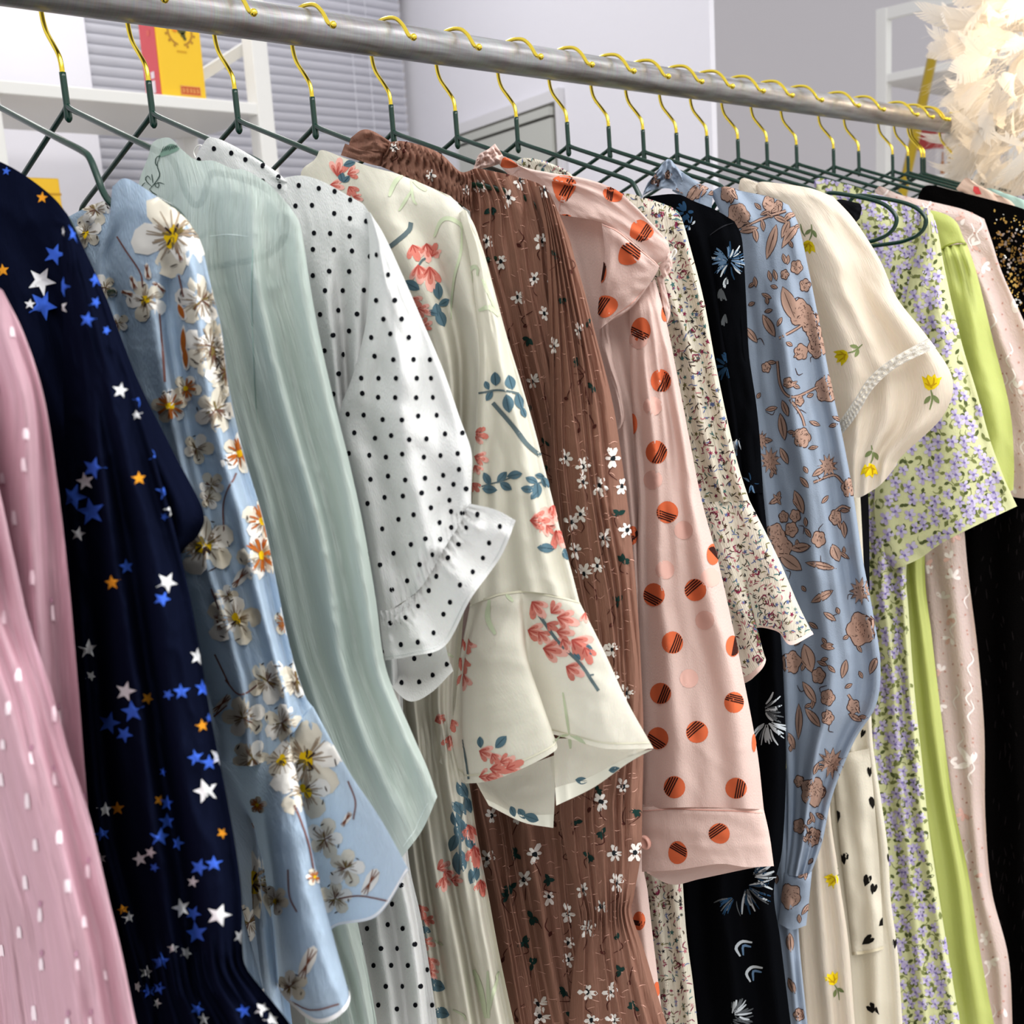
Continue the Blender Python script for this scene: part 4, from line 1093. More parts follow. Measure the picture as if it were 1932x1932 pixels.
# ---- 8 pink blouse with orange dots
def g_dots():
    X = HPX['dots']
    g = garment('dotted_blouse', 'pale pink blouse with big orange striped dots, shoulder flap and buttoned cuff', 'blouse', X, 0.74)
    m = fabric('pale_pink_cotton', '#f3d9d0', 0.7, 0.3, 0.3, 0.0, 0.2, 1200, 700)
    yk = Patch(S([(935,302),(951,295),(987,315),(1040,326),(1100,336),(1156,355),(1195,385),(1248,441)], [(960,330),(1000,340),(1040,348),(1085,358),(1130,374),(1170,400),(1215,432),(1262,462)],
                 [(1010,372),(1040,380),(1070,388),(1105,398),(1145,412),(1185,436),(1222,462),(1258,487)], [(1040,395),(1062,406),(1090,410),(1118,415),(1145,424),(1180,445),(1210,470),(1238,498)]),
               X, lift=0.9, bulge=0.7, seed=26, wrinkle=0.25)
    b = Patch(S([(1030,350),(1062,368),(1110,378),(1150,392),(1190,420)], [(1070,500),(1095,500),(1125,500),(1155,500),(1200,510)], [(1090,600),(1115,600),(1145,600),(1175,600),(1215,600)], [(1115,700),(1140,700),(1165,700),(1192,700),(1230,700)],
                [(1140,800),(1160,800),(1185,800),(1210,800),(1240,800)], [(1160,950),(1178,950),(1197,950),(1215,950),(1235,950)], [(1170,1150),(1190,1150),(1205,1150),(1222,1150),(1240,1150)], [(1170,1400),(1190,1400),(1210,1400),(1230,1400),(1250,1400)],
                [(1110,1600),(1140,1600),(1165,1600),(1190,1600),(1215,1600)], [(1120,1690),(1148,1690),(1172,1690),(1198,1690),(1223,1690)], [(1140,1820),(1165,1820),(1190,1820),(1214,1820),(1238,1820)], [(1160,1950),(1183,1950),(1206,1950),(1230,1950),(1254,1950)], [(1170,2010),(1193,2010),(1216,2010),(1240,2010),(1264,2010)]),
              X, lift=-0.6, folds=[(2.5, 0.6, 0.2, 0, 0.1, 1)], seed=27, wrinkle=0.2)
    fp = Patch(S([(1135,421),(1165,435),(1200,464),(1244,502)], [(1141,480),(1170,487),(1205,507),(1237,518)], [(1134,540),(1160,545),(1190,547),(1218,547)], [(1129,590),(1148,594),(1172,588),(1195,577)], [(1130,623),(1140,614),(1152,606),(1172,596)]),
               X, lift=1.7, bulge=0.5, seed=28, wrinkle=0.2, thick=0.3)
    rf = Patch(S([(1129,616),(1147,606)], [(1133,650),(1151,640)], [(1145,692),(1160,690)], [(1160,742),(1172,736)], [(1169,790),(1179,786)], [(1164,812),(1172,806)]), X, lift=1.0, bulge=0.4, seed=29, wrinkle=0.15, thick=0.3)
    sl = Patch(S([(1188,565),(1212,548),(1236,526)], [(1188,620),(1225,620),(1259,615)], [(1190,720),(1235,720),(1279,715)], [(1197,830),(1250,830),(1301,830)], [(1204,940),(1262,940),(1323,940)], [(1203,1060),(1275,1060),(1355,1060)],
                 [(1205,1180),(1290,1180),(1382,1180)], [(1209,1300),(1305,1300),(1407,1300)], [(1211,1420),(1318,1420),(1429,1420)], [(1212,1525),(1325,1523),(1441,1527)]),
               X, lift=0.5, folds=[(1.8, 0.45, 0.6, 0.1, 0.1, 1), (3.7, 0.15, 0.1, 0.1, 0, 1)], seed=30, bulge=1.3, thick=1.8, wrinkle=0.2)
    cf = Patch(S([(1212,1523),(1268,1520),(1325,1522),(1383,1524),(1441,1527)], [(1211,1580),(1270,1579),(1330,1580),(1390,1579),(1452,1577)], [(1211,1645),(1280,1641),(1357,1630),(1409,1636),(1460,1634)]), X, lift=0.8, bulge=1.2, seed=31, wrinkle=0.12, thick=1.4)
    ci = Patch(S([(1216,1640,-.8),(1300,1632,-1),(1360,1626,-1),(1445,1633,-.8)], [(1222,1648,-.6),(1268,1669,-.6),(1322,1658,-.6),(1402,1641,-.6)]), X, lift=0.4, bulge=0, seed=32, wrinkle=0.05, thick=0.1)
    t1 = Patch(S([(1243,500),(1258,482),(1263,470)], [(1246,512),(1260,500),(1269,498)], [(1252,525),(1259,520),(1266,512)]), X, lift=0.6, bulge=0.5, seed=33, wrinkle=0.2, nu=16, nv=14)
    t2 = Patch(S([(1238,524),(1250,518)], [(1246,555),(1260,560)], [(1250,590),(1265,590)], [(1255,611),(1260,609)]), X, lift=-0.2, bulge=0.4, seed=34, wrinkle=0.15, nu=12, nv=24)
    tf = Patch(S([(898,302),(905,290),(920,282),(934,271)], [(896,310),(912,304),(930,298),(948,292)], [(890,325),(912,318),(935,312),(952,305)]), X, lift=0.4, bulge=0.7, seed=35, wrinkle=0.4, gather=[(0.5, 0.5, 4, 0.3)], nu=30, nv=18)
    PART['dots'] = dict(yk=yk, b=b, fp=fp, rf=rf, sl=sl, cf=cf, ci=ci, tf=tf, t2=t2)
    pr_dots()
    yk.build('yoke', g, m); b.build('body', g, m); fp.build('shoulder_flap', g, m); rf.build('ruffle_edge', g, m); sl.build('sleeve', g, m); c_ = cf.build('cuff', g, m); ci.build('cuff_inside', g, m, back=False)
    t1.build('tie_end', g, m); t2.build('tie_end', g, m); tf.build('collar_frill', g, m); far_panel(g, X, m, 0.74)
    thread_loop(g, X-0.012, [(1262,500),(1267,490),(1275,478),(1275,471),(1270,473),(1266,484),(1264,497)])
    # button
    p = on_x(1219, 1588, X-0.022)
    prof = [(0, 0.0022), (0.0028, 0.0022), (0.0036, 0.0030), (0.0046, 0.0028), (0.0050, 0.0012), (0.0046, 0), (0, 0)]
    v, f = lathe_vf(prof, 18)
    bo = link('button', mesh(v, f), c_, [plain('pink_button', '#d9a596', 0.35)])
    bo.location = Vector(p)-Vector(g.location); bo.rotation_euler = (0, math.radians(-90), 0)
# ---- 9 tiny floral blouse
def g_ditsy():
    X = HPX['ditsy']
    g = garment('ditsy_blouse', 'ivory blouse covered in tiny multicoloured flowers with a flared cuff', 'blouse', X, 0.72)
    m = fabric('ivory_crinkle', '#ece5d4', 0.75, 0.25, 0.25, 0.0, 0.8, 900, 60)
    col = Patch(S([(970,308),(987,298),(1019,302),(1053,314),(1076,327)], [(985,332),(1010,334),(1035,336),(1062,342),(1092,347)]), X, lift=0.1, bulge=0.4, wrinkle=0.15, seed=36)
    b = Patch(S([(1100,365),(1180,365),(1215,373),(1250,384),(1275,396),(1286,411)], [(1160,440),(1195,442),(1225,445),(1255,448),(1278,450),(1299,454)], [(1215,560),(1240,560),(1262,560),(1284,560),(1306,560),(1327,562)],
                [(1250,680),(1272,680),(1292,680),(1312,680),(1331,682),(1350,685)], [(1280,800),(1300,800),(1320,800),(1338,800),(1356,800),(1374,800)], [(1300,890),(1322,890),(1342,890),(1360,888),(1378,887),(1395,885)], [(1315,952),(1338,950),(1358,948),(1376,946),(1395,945),(1414,944)]),
              X, folds=[(2.0, 0.5, 0.3, 0.0, 0.05, 1)], seed=37, thick=1.5)
    fl = Patch(S([(1315,950,0),(1338,948,.3),(1358,946,.2),(1372,945,0),(1385,945,.1),(1398,944,.2),(1414,944,0)], [(1350,1080,0),(1372,1085,.7),(1396,1085,.4),(1405,1075,-.4),(1425,1068,.2),(1445,1062,.5),(1467,1050,0)],
                 [(1380,1180,0),(1400,1188,.9),(1425,1180,.5),(1420,1150,-.8),(1450,1150,.2),(1478,1150,.7),(1506,1140,0)], [(1400,1292,0),(1422,1278,1),(1444,1246,.6),(1424,1188,-1),(1468,1191,.2),(1492,1217,.8),(1534,1197,0)]),
               X, lift=0.4, bulge=0.5, seed=38, thick=0.2, cell=6, wrinkle=0.12)
    low = Patch(S([(1200,1000),(1240,1000),(1280,1000)], [(1180,1400),(1225,1400),(1278,1400)], [(1190,1600),(1235,1600),(1285,1600)], [(1200,1750),(1250,1750),(1294,1750)], [(1220,1860),(1262,1860),(1308,1860)], [(1232,2005),(1272,2005),(1324,2005)]),
                X, lift=-1, folds=[(2.5, 0.5, 0.2, 0, 0, 1)], seed=39)
    PART['ditsy'] = [col, b, fl, low]
    pr_ditsy()
    col.build('back_collar', g, m); b.build('body', g, m); fl.build('cuff_flounce', g, m, back=False); low.build('skirt', g, m); far_panel(g, X, m, 0.72)
# ---- 10 black blouse
def g_black():
    X = HPX['black']
    g = garment('feather_print_blouse', 'black blouse printed with pale blue and white feathery plumes', 'blouse', X, 0.70)
    m = fabric('black_satin', '#0a0b0e', 0.55, 0.01, 0.05, 0.0, 0.15, 900, 500, spec=0.2)
    b = Patch(S([(1205,373),(1274,366),(1310,380),(1350,396),(1386,418)], [(1260,430),(1295,430),(1325,432),(1360,438),(1400,452)], [(1290,540),(1320,540),(1350,540),(1378,540),(1405,540)], [(1315,660),(1340,660),(1365,660),(1390,660),(1412,660)],
                [(1340,780),(1362,780),(1385,780),(1408,780),(1429,780)], [(1360,930),(1380,930),(1400,930),(1420,930),(1440,930)], [(1370,1080),(1392,1080),(1414,1080),(1436,1080),(1457,1080)], [(1365,1190),(1392,1190),(1420,1190),(1446,1190),(1472,1190)],
                [(1355,1300),(1387,1300),(1418,1300),(1449,1300),(1479,1300)], [(1340,1450),(1375,1450),(1410,1450),(1446,1450),(1483,1450)], [(1295,1600),(1340,1600),(1386,1600),(1430,1600),(1476,1600)], [(1285,1682),(1330,1682),(1372,1682),(1416,1682),(1460,1682)],
                [(1290,1770),(1335,1770),(1380,1770),(1426,1770),(1472,1770)], [(1305,1900),(1350,1900),(1396,1900),(1442,1900),(1488,1900)], [(1318,2005),(1362,2005),(1408,2005),(1455,2005),(1502,2005)]),
              X, folds=[(2.2, 0.7, 0.3, 0.0, 0.02, 1)], seed=40, thick=1.5, wrinkle=0.25)
    slv = Patch(S([(1338,445),(1360,428),(1386,420)], [(1345,500),(1372,490),(1402,480)], [(1352,580),(1380,575),(1408,570)], [(1362,680),(1390,680),(1414,678)], [(1376,800),(1405,800),(1431,798)], [(1392,930),(1418,930),(1440,930)]),
                X, lift=0.7, bulge=0.6, seed=140, thick=1.0, wrinkle=0.2)
    PART['black'] = [b, slv]
    pr_black()
    b.build('body', g, m); slv.build('sleeve', g, m); far_panel(g, X, m, 0.70)
# ---- 11 slate blue blouse
def g_slate():
    X = HPX['slate']
    g = garment('botanical_blouse', 'slate blue blouse with outlined tan flowers and a frilled collar', 'blouse', X, 0.68)
    m = fabric('slate_blue_twill', '#a4b2c5', 0.65, 0.25, 0.2, 0.0, 0.15, 1200, 900, spec=0.35)
    fr = Patch(S([(1222,345),(1240,322),(1254,304),(1265,301),(1280,318),(1295,330)], [(1216,358),(1232,340),(1250,330),(1265,328),(1280,336),(1294,345)], [(1212,370),(1230,360),(1248,356),(1264,356),(1280,362),(1294,370)]), X, lift=0.1, bulge=0.6, gather=[(0.5, 0.6, 5, 0.3)], seed=41, wrinkle=0.25, nu=40, nv=24)
    cb = Patch(S([(1283,326),(1296,330),(1320,346),(1346,360)], [(1276,342),(1294,350),(1318,366),(1344,378)], [(1268,360),(1292,374),(1318,388),(1342,398)]), X, lift=0.4, bulge=0.4, seed=42, wrinkle=0.1)
    b = Patch(S([(1340,362),(1365,352),(1402,361),(1455,372),(1488,387)], [(1370,430),(1410,422),(1445,418),(1478,415),(1507,426)], [(1385,520),(1425,517),(1460,514),(1494,512),(1527,515)], [(1400,620),(1438,620),(1476,620),(1512,620),(1548,620)],
                [(1408,720),(1450,720),(1490,720),(1528,720),(1567,720)], [(1422,830),(1466,830),(1508,830),(1550,830),(1591,830)], [(1438,940),(1482,940),(1525,940),(1568,940),(1611,940)], [(1450,1050),(1495,1050),(1540,1050),(1584,1050),(1627,1050)],
                [(1465,1150),(1510,1150),(1556,1150),(1600,1150),(1646,1150)], [(1476,1250),(1520,1250),(1568,1250),(1614,1250),(1661,1250)], [(1480,1330),(1522,1330),(1565,1330),(1608,1330),(1653,1330)], [(1482,1410),(1514,1410),(1546,1408),(1578,1406),(1611,1400)],
                [(1486,1500),(1506,1500),(1528,1500),(1548,1500),(1571,1500)], [(1485,1590),(1500,1590),(1516,1590),(1533,1590),(1551,1590)], [(1480,1650),(1492,1652),(1504,1653),(1516,1652),(1530,1648)]),
              X, folds=[(1.7, 0.8, 0.3, 0.15, 0.1, 0.95), (4, 0.25, 0.2, 0.3, 0.1, 1)], seed=43, thick=1.8, wrinkle=0.4, bulge=1.0)
    cf = Patch(S([(1480,1646),(1505,1652),(1532,1644)], [(1474,1700),(1500,1706),(1527,1695)], [(1468,1742),(1494,1754),(1521,1746)]), X, lift=0.3, bulge=0.8, seed=44, wrinkle=0.15)
    low = Patch(S([(1430,1450),(1465,1450),(1500,1450)], [(1445,1650),(1475,1650),(1506,1650)], [(1465,1760),(1488,1760),(1507,1760)], [(1480,1880),(1500,1880),(1518,1880)], [(1490,2005),(1511,2005),(1532,2005)]), X, lift=-1, folds=[(2, 0.4, 0.2, 0, 0, 1)], seed=45)
    PART['slate'] = [fr, cb, b, cf, low]
    pr_slate()
    fr.build('collar_frill', g, m); cb.build('collar_band', g, m); b.build('sleeve', g, m); cf.build('cuff', g, m); low.build('body', g, m); far_panel(g, X, m, 0.68)
# ---- 12 cream blouse with tulips
def g_tulip():
    X = HPX['tulip']
    g = garment('puff_sleeve_blouse', 'cream blouse with embroidered yellow tulips and lace on a puffed sleeve', 'blouse', X, 0.66)
    m = fabric('cream_organza', '#f6ead9', 0.6, 0.3, 0.35, 0.06, 0.35, 900, 120)
    tabp = Patch(S([(1393,354),(1401,336),(1433,346)], [(1399,374),(1420,366),(1448,362)]), X, lift=0.1, bulge=0.3, seed=46, wrinkle=0.1)
    b = Patch(S([(1425,352),(1436,343),(1470,346),(1502,350),(1536,357),(1572,371)], [(1440,400),(1475,398),(1510,398),(1545,400),(1580,405),(1613,416)], [(1475,480),(1512,480),(1550,480),(1588,480),(1624,484),(1661,492)],
                [(1505,560),(1542,560),(1580,560),(1617,560),(1655,560),(1693,563)], [(1525,640),(1570,640),(1615,640),(1660,640),(1706,640),(1753,640)], [(1545,720),(1592,720),(1640,720),(1690,717),(1742,715),(1797,715)],
                [(1562,790),(1602,790),(1642,790),(1685,788),(1730,786),(1779,785)], [(1578,860),(1602,860),(1626,862),(1650,862),(1675,861),(1703,859)], [(1590,928),(1605,936),(1620,939),(1640,929),(1664,912),(1691,879)]),
              X, lift=0.2, folds=[(1.5, 0.7, 0.6, 0.2, 0.05, 0.9), (3.5, 0.3, 0.2, 0.3, 0.2, 1)], seed=47, bulge=1.8, thick=2.0, wrinkle=0.35, edge=0.6)
    low = Patch(S([(1480,950),(1530,950),(1580,950)], [(1490,1300),(1540,1300),(1585,1300)], [(1500,1500),(1535,1500),(1566,1500)], [(1500,1640),(1540,1640),(1581,1640)], [(1505,1780),(1552,1780),(1601,1780)], [(1515,1930),(1565,1930),(1613,1930)], [(1520,2010),(1572,2010),(1624,2010)]),
                X, lift=-0.8, folds=[(2.2, 0.6, 0.1, 0.05, 0, 1)], seed=48)
    PART['tulip'] = dict(b=b, low=low)
    lace = Patch(S([(1584,795),(1600,772),(1616,748),(1640,712),(1685,675),(1752,638)], [(1588,820),(1608,796),(1626,768),(1650,730),(1694,692),(1766,656)]), X, lift=2.2, bulge=1.1, seed=49, wrinkle=0.08, edge=0.6, nu=90, nv=14, thick=0.1, gather=[(0.5, 1.0, 20, 0.06)])
    pr_tulip()
    tabp.build('collar_tab', g, m); b.build('puff_sleeve', g, m); low.build('body', g, m)
    ML = fabric('ivory_lace', '#f7f2e8', 0.9, 0.2, 0.2, 0.0, 0.5, 1800, 1800, mottled=0.12)
    for k in range(26):
        for r_, vv in ((3.0, 0.30), (3.0, 0.72)):
            pxk = lace.px[int(vv*(lace.nv-1)), int((k+0.5)/26*(lace.nu-1))]
            lace.blob(pxk[0], pxk[1], circle(2.2, 6), ink('lace_hole', '#ddd3c0'), 1, (1.0,))
    lace.build('lace_trim', g, ML, back=False); far_panel(g, X, m, 0.66)
# ---- 13 heart dress
def g_heart():
    X = HPX['heart']
    g = garment('heart_dress', 'cream dress with scattered small black hearts, low behind the slate blue cuff', 'dress', X, 0.64)
    m = fabric('cream_viscose', '#f1e9d6', 0.7, 0.2, 0.25, 0.0, 0.2, 900, 500)
    b = Patch(S([(1500,520),(1545,510),(1590,520)], [(1530,800),(1575,800),(1615,800)], [(1550,1150),(1592,1150),(1634,1150)], [(1555,1300),(1600,1300),(1642,1300)], [(1560,1408),(1605,1416),(1647,1403)], [(1560,1500),(1612,1500),(1661,1500)],
                [(1565,1600),(1622,1600),(1675,1600)], [(1575,1700),(1632,1700),(1681,1700)], [(1590,1800),(1646,1800),(1694,1800)], [(1600,1932),(1652,1932),(1703,1932)], [(1605,2010),(1658,2010),(1710,2010)]),
              X, folds=[(2.0, 0.6, 0.2, 0.05, 0.3, 1)], seed=50)
    pep = Patch(S([(1570,1420),(1600,1420),(1640,1412)], [(1578,1520),(1612,1520),(1650,1518)], [(1588,1620),(1625,1620),(1658,1616)], [(1600,1720),(1634,1720),(1664,1716)], [(1608,1802),(1640,1798),(1667,1790)]), X, lift=1.0, bulge=0.6, folds=[(1.5, 0.4, 0.3, 0, 0, 1)], seed=51, thick=0.3)
    PART['heart'] = [b, pep]
    pr_heart()
    b.build('body', g, m); pep.build('peplum', g, m)
# ---- black strap on a bare hanger
def g_strap():
    X = HPX['l1']-0.012
    g = garment('camisole', 'small black strap of a camisole beside the bare hanger loops', 'camisole', X, 1.2)
    m = fabric('black_jersey', '#17171a', 0.7, 0.1, 0.0)
    b = Patch(S([(1566,386),(1584,376),(1622,384)], [(1582,392),(1604,394),(1626,392)], [(1600,410),(1612,408),(1624,404)], [(1606,425),(1614,420),(1622,412)]), X, lift=0.0, bulge=0.2, seed=52, wrinkle=0.1, thick=0.3, nu=16, nv=14)
    b.build('strap', g, m)
    c = Patch(S([(1570,470),(1600,470),(1630,470)], [(1570,700),(1600,700),(1630,700)], [(1580,1000),(1610,1000),(1640,1000)], [(1590,1300),(1615,1300),(1640,1300)]), X, bulge=0.4, seed=53)
    c.build('body', g, m)
# ---- 14 lilac floral blouse
def g_lilac():
    X = HPX['lilac']
    g = garment('lilac_floral_blouse', 'pale yellow blouse densely printed with lilac flowers and short wide sleeve', 'blouse', X, 0.62)
    m = fabric('pale_yellow_cotton', '#eef0bc', 0.7, 0.25, 0.25, 0.0, 0.15, 900, 700)
    b = Patch(S([(1536,348),(1545,336),(1600,348),(1656,367),(1700,378),(1748,393)], [(1555,420),(1595,422),(1632,425),(1668,430),(1705,434),(1742,440)], [(1595,520),(1625,520),(1655,520),(1682,520),(1708,520),(1734,520)],
                [(1625,640),(1650,640),(1675,640),(1702,640),(1730,640),(1758,640)], [(1630,800),(1654,800),(1676,800),(1698,800),(1720,800),(1742,800)], [(1622,950),(1642,950),(1662,950),(1682,950),(1702,950),(1722,950)], [(1620,1060),(1640,1062),(1658,1066),(1676,1070),(1692,1074),(1710,1078)],
                [(1628,1150),(1645,1150),(1662,1150),(1680,1150),(1697,1150),(1714,1150)], [(1645,1300),(1661,1300),(1677,1300),(1693,1300),(1709,1300),(1725,1300)], [(1640,1430),(1660,1430),(1680,1430),(1700,1430),(1720,1430),(1739,1430)], [(1655,1550),(1674,1550),(1693,1550),(1712,1550),(1731,1550),(1751,1550)],
                [(1668,1700),(1689,1700),(1710,1700),(1731,1700),(1752,1700),(1773,1700)], [(1685,1830),(1707,1830),(1728,1830),(1750,1830),(1772,1830),(1794,1830)], [(1695,1960),(1719,1960),(1743,1960),(1767,1960),(1791,1960),(1816,1960)]),
              X, folds=[(2.2, 0.6, 0.2, 0.0, 0.1, 1)], seed=54)
    sl = Patch(S([(1736,397),(1748,393),(1760,405)], [(1738,440),(1755,440),(1771,446)], [(1722,500),(1750,500),(1781,500)], [(1706,580),(1750,580),(1798,580)], [(1698,660),(1755,660),(1818,660)], [(1686,740),(1765,740),(1843,740)], [(1668,830),(1765,835),(1868,830)],
                 [(1650,935),(1760,930),(1893,898)], [(1660,1035),(1760,1000),(1908,932)], [(1688,1074),(1735,1054),(1778,1024),(1853,986),(1919,955)]),
               X, lift=0.9, bulge=1.3, seed=55, thick=1.8, folds=[(1.5, 0.4, 0.1, 0.2, 0.2, 1)], wrinkle=0.25, edge=0.6)
    PART['lilac'] = [b, sl]
    pr_lilac()
    b.build('body', g, m); sl.build('sleeve', g, m); far_panel(g, X, m, 0.62)
# ---- 15 lime blouse
def g_lime():
    X = HPX['lime']
    g = garment('lime_blouse', 'plain lime green satin blouse with gathered shoulder', 'blouse', X, 0.60)
    m = fabric('lime_satin', '#ccd47c', 0.5, 0.2, 0.2, 0.0, 0.15, 900, 300, spec=0.4)
    yk = Patch(S([(1735,400),(1752,396),(1786,405),(1806,421),(1815,443)], [(1752,440),(1768,440),(1785,444),(1804,450),(1821,456)], [(1768,478),(1778,470),(1790,464),(1806,458),(1824,460)]), X, lift=0.2, bulge=0.5, seed=56, wrinkle=0.1)
    sl = Patch(S([(1766,478),(1790,464),(1824,459)], [(1772,540),(1808,520),(1844,520)], [(1780,640),(1830,640),(1873,640)], [(1805,770),(1860,770),(1905,770)], [(1825,870),(1872,872),(1913,868)], [(1850,930),(1885,935),(1912,924)]),
               X, bulge=1.0, gather=[(0.0, 0.25, 5, 0.4)], folds=[(1.5, 0.5, 0.2, 0.3, 0.2, 1)], seed=57, thick=1.5)
    low = Patch(S([(1690,900),(1720,900),(1750,900)], [(1698,1080),(1722,1080),(1745,1080)], [(1705,1200),(1735,1200),(1758,1200)], [(1720,1350),(1750,1350),(1776,1350)], [(1735,1500),(1770,1500),(1796,1500)], [(1755,1650),(1795,1650),(1827,1650)], [(1775,1800),(1815,1800),(1850,1800)], [(1800,1960),(1840,1960),(1881,1960)]),
                X, folds=[(1.6, 0.6, 0.2, 0, 0, 1)], seed=58)
    PART['lime'] = [yk, sl, low]
    yk.stroke([(1770,476),(1785,464),(1805,458),(1823,459)], 2.5, ink('lime_seam', '#8f9a3a'), 2)
    yk.build('yoke', g, m); sl.build('sleeve', g, m); low.build('body', g, m); far_panel(g, X, m, 0.60)
# ---- 16 pale pink textured blouse
def g_pale():
    X = HPX['pale']
    g = garment('textured_blouse', 'pale pink sheer blouse with white petal applique', 'blouse', X, 0.58)
    m = fabric('pale_pink_voile', '#f3ddd6', 0.7, 0.35, 0.3, 0.06, 0.5, 500, 300)
    b = Patch(S([(1650,360),(1663,352),(1700,368),(1768,383),(1820,396),(1857,413)], [(1700,430),(1735,432),(1770,436),(1805,440),(1840,444),(1871,454)], [(1790,520),(1812,520),(1833,520),(1853,520),(1873,520),(1893,520)],
                [(1830,640),(1853,640),(1876,640),(1900,640),(1922,640),(1946,640)], [(1860,760),(1885,760),(1910,760),(1935,760),(1960,760),(1986,760)], [(1880,860),(1904,865),(1928,870),(1952,870),(1976,866),(2000,860)], [(1885,930),(1906,936),(1928,940),(1950,940),(1970,936),(1990,930)]),
              X, folds=[(1.8, 0.5, 0.2, 0.2, 0.1, 1)], seed=59, wrinkle=0.35, bulge=0.9)
    low = Patch(S([(1730,980),(1778,990),(1818,985)], [(1740,1080),(1785,1080),(1827,1085)], [(1755,1230),(1800,1230),(1845,1230)], [(1770,1380),(1815,1380),(1857,1380)], [(1790,1540),(1830,1540),(1859,1540)], [(1815,1680),(1845,1680),(1871,1680)], [(1840,1810),(1872,1810),(1903,1810)], [(1860,1960),(1885,1960),(1911,1960)]),
                X, folds=[(1.6, 0.5, 0.2, 0, 0, 1)], seed=60, wrinkle=0.3)
    PART['pale'] = [b, low]
    pr_pale()
    b.build('sleeve', g, m); low.build('body', g, m); far_panel(g, X, m, 0.58)
# ---- 17 black sequin dress
def g_sequin():
    X = HPX['sequin']
    g = garment('sequin_dress', 'black lace dress with gold and silver sequins at the right edge', 'dress', X, 0.56)
    m = fabric('black_lace', '#090808', 0.85, 0.02, 0.0, 0.0, 1.0, 700, 700, spec=0.15)
    b = Patch(S([(1728,380),(1748,350),(1802,360),(1858,374),(1925,392),(1965,412)], [(1770,430),(1808,430),(1848,436),(1890,444),(1940,456),(1992,470)], [(1830,600),(1865,600),(1900,600),(1938,600),(1978,600),(2020,600)], [(1850,800),(1885,800),(1922,800),(1960,800),(2000,800),(2040,800)],
                [(1825,950),(1866,950),(1908,950),(1952,950),(1996,950),(2040,950)], [(1815,1100),(1856,1100),(1898,1100),(1942,1100),(1986,1100),(2030,1100)], [(1825,1300),(1862,1300),(1900,1300),(1940,1300),(1980,1300),(2020,1300)], [(1840,1500),(1874,1500),(1910,1500),(1946,1500),(1982,1500),(2020,1500)],
                [(1850,1650),(1884,1650),(1918,1650),(1954,1650),(1990,1650),(2025,1650)], [(1870,1800),(1902,1800),(1934,1800),(1968,1800),(2000,1800),(2034,1800)], [(1895,1985),(1925,1985),(1955,1985),(1985,1985),(2015,1985),(2045,1985)]),
              X, folds=[(2.2, 0.6, 0.2, 0.1, 0.05, 1)], seed=61, wrinkle=0.3)
    PART['sequin'] = b
    pr_sequin()
    b.build('body', g, m); far_panel(g, X, m, 0.56)
# ---- 18.. the last few, only their shoulders show
def g_last():
    for (nm, lab, cat, X, rows, colr, mark) in (
        ('peach_top', 'peach top with a coral red label beyond the black sequin dress', 'top', HPX['peach'], S([(1804,356),(1822,336),(1840,346),(1868,372)], [(1830,400),(1860,400),(1890,402),(1925,410)], [(1850,700),(1890,700),(1930,700),(1980,700)], [(1860,1300),(1900,1300),(1940,1300),(1990,1300)]), '#f6d9c4', 1),
        ('aqua_top', 'pale aqua top whose shoulder shows under the last hangers', 'top', HX[20]-0.01, S([(1855,362),(1866,355),(1890,362),(1914,378)], [(1870,400),(1895,402),(1920,404),(1950,410)], [(1880,700),(1910,700),(1950,700),(2000,700)], [(1890,1300),(1920,1300),(1960,1300),(2010,1300)]), '#bcd8cd', 0),
        ('ivory_top', 'ivory top at the right edge below the lilac shoulder', 'top', HX[21]+0.004, S([(1893,383),(1908,376),(1935,380),(1970,392)], [(1900,410),(1925,412),(1950,418),(1985,430)], [(1900,700),(1930,700),(1970,700),(2010,700)], [(1910,1300),(1940,1300),(1980,1300),(2020,1300)]), '#f1ead0', 0),
        ('lavender_top', 'pale lavender top at the right edge under the feathers', 'top', HX[24]-0.02, S([(1912,374),(1922,369),(1940,371),(1975,380)], [(1915,400),(1935,402),(1955,406),(1985,415)], [(1920,700),(1945,700),(1975,700),(2010,700)], [(1930,1300),(1950,1300),(1980,1300),(2020,1300)]), '#c9cfea', 0)):
        g = garment(nm, lab, cat, X, 0.8)
        m = fabric('cloth_'+nm, colr, 0.75)
        p = Patch(rows, X, seed=int(X*100), bulge=0.5, wrinkle=0.2)
        if mark: p.blob(1843, 356, [(-5,-8),(4,-5),(9,8),(-1,9),(-7,3)], ink('coral_label', '#ee5a5a'), 2)
        p.build('body', g, m); far_panel(g, X, m, 0.8)

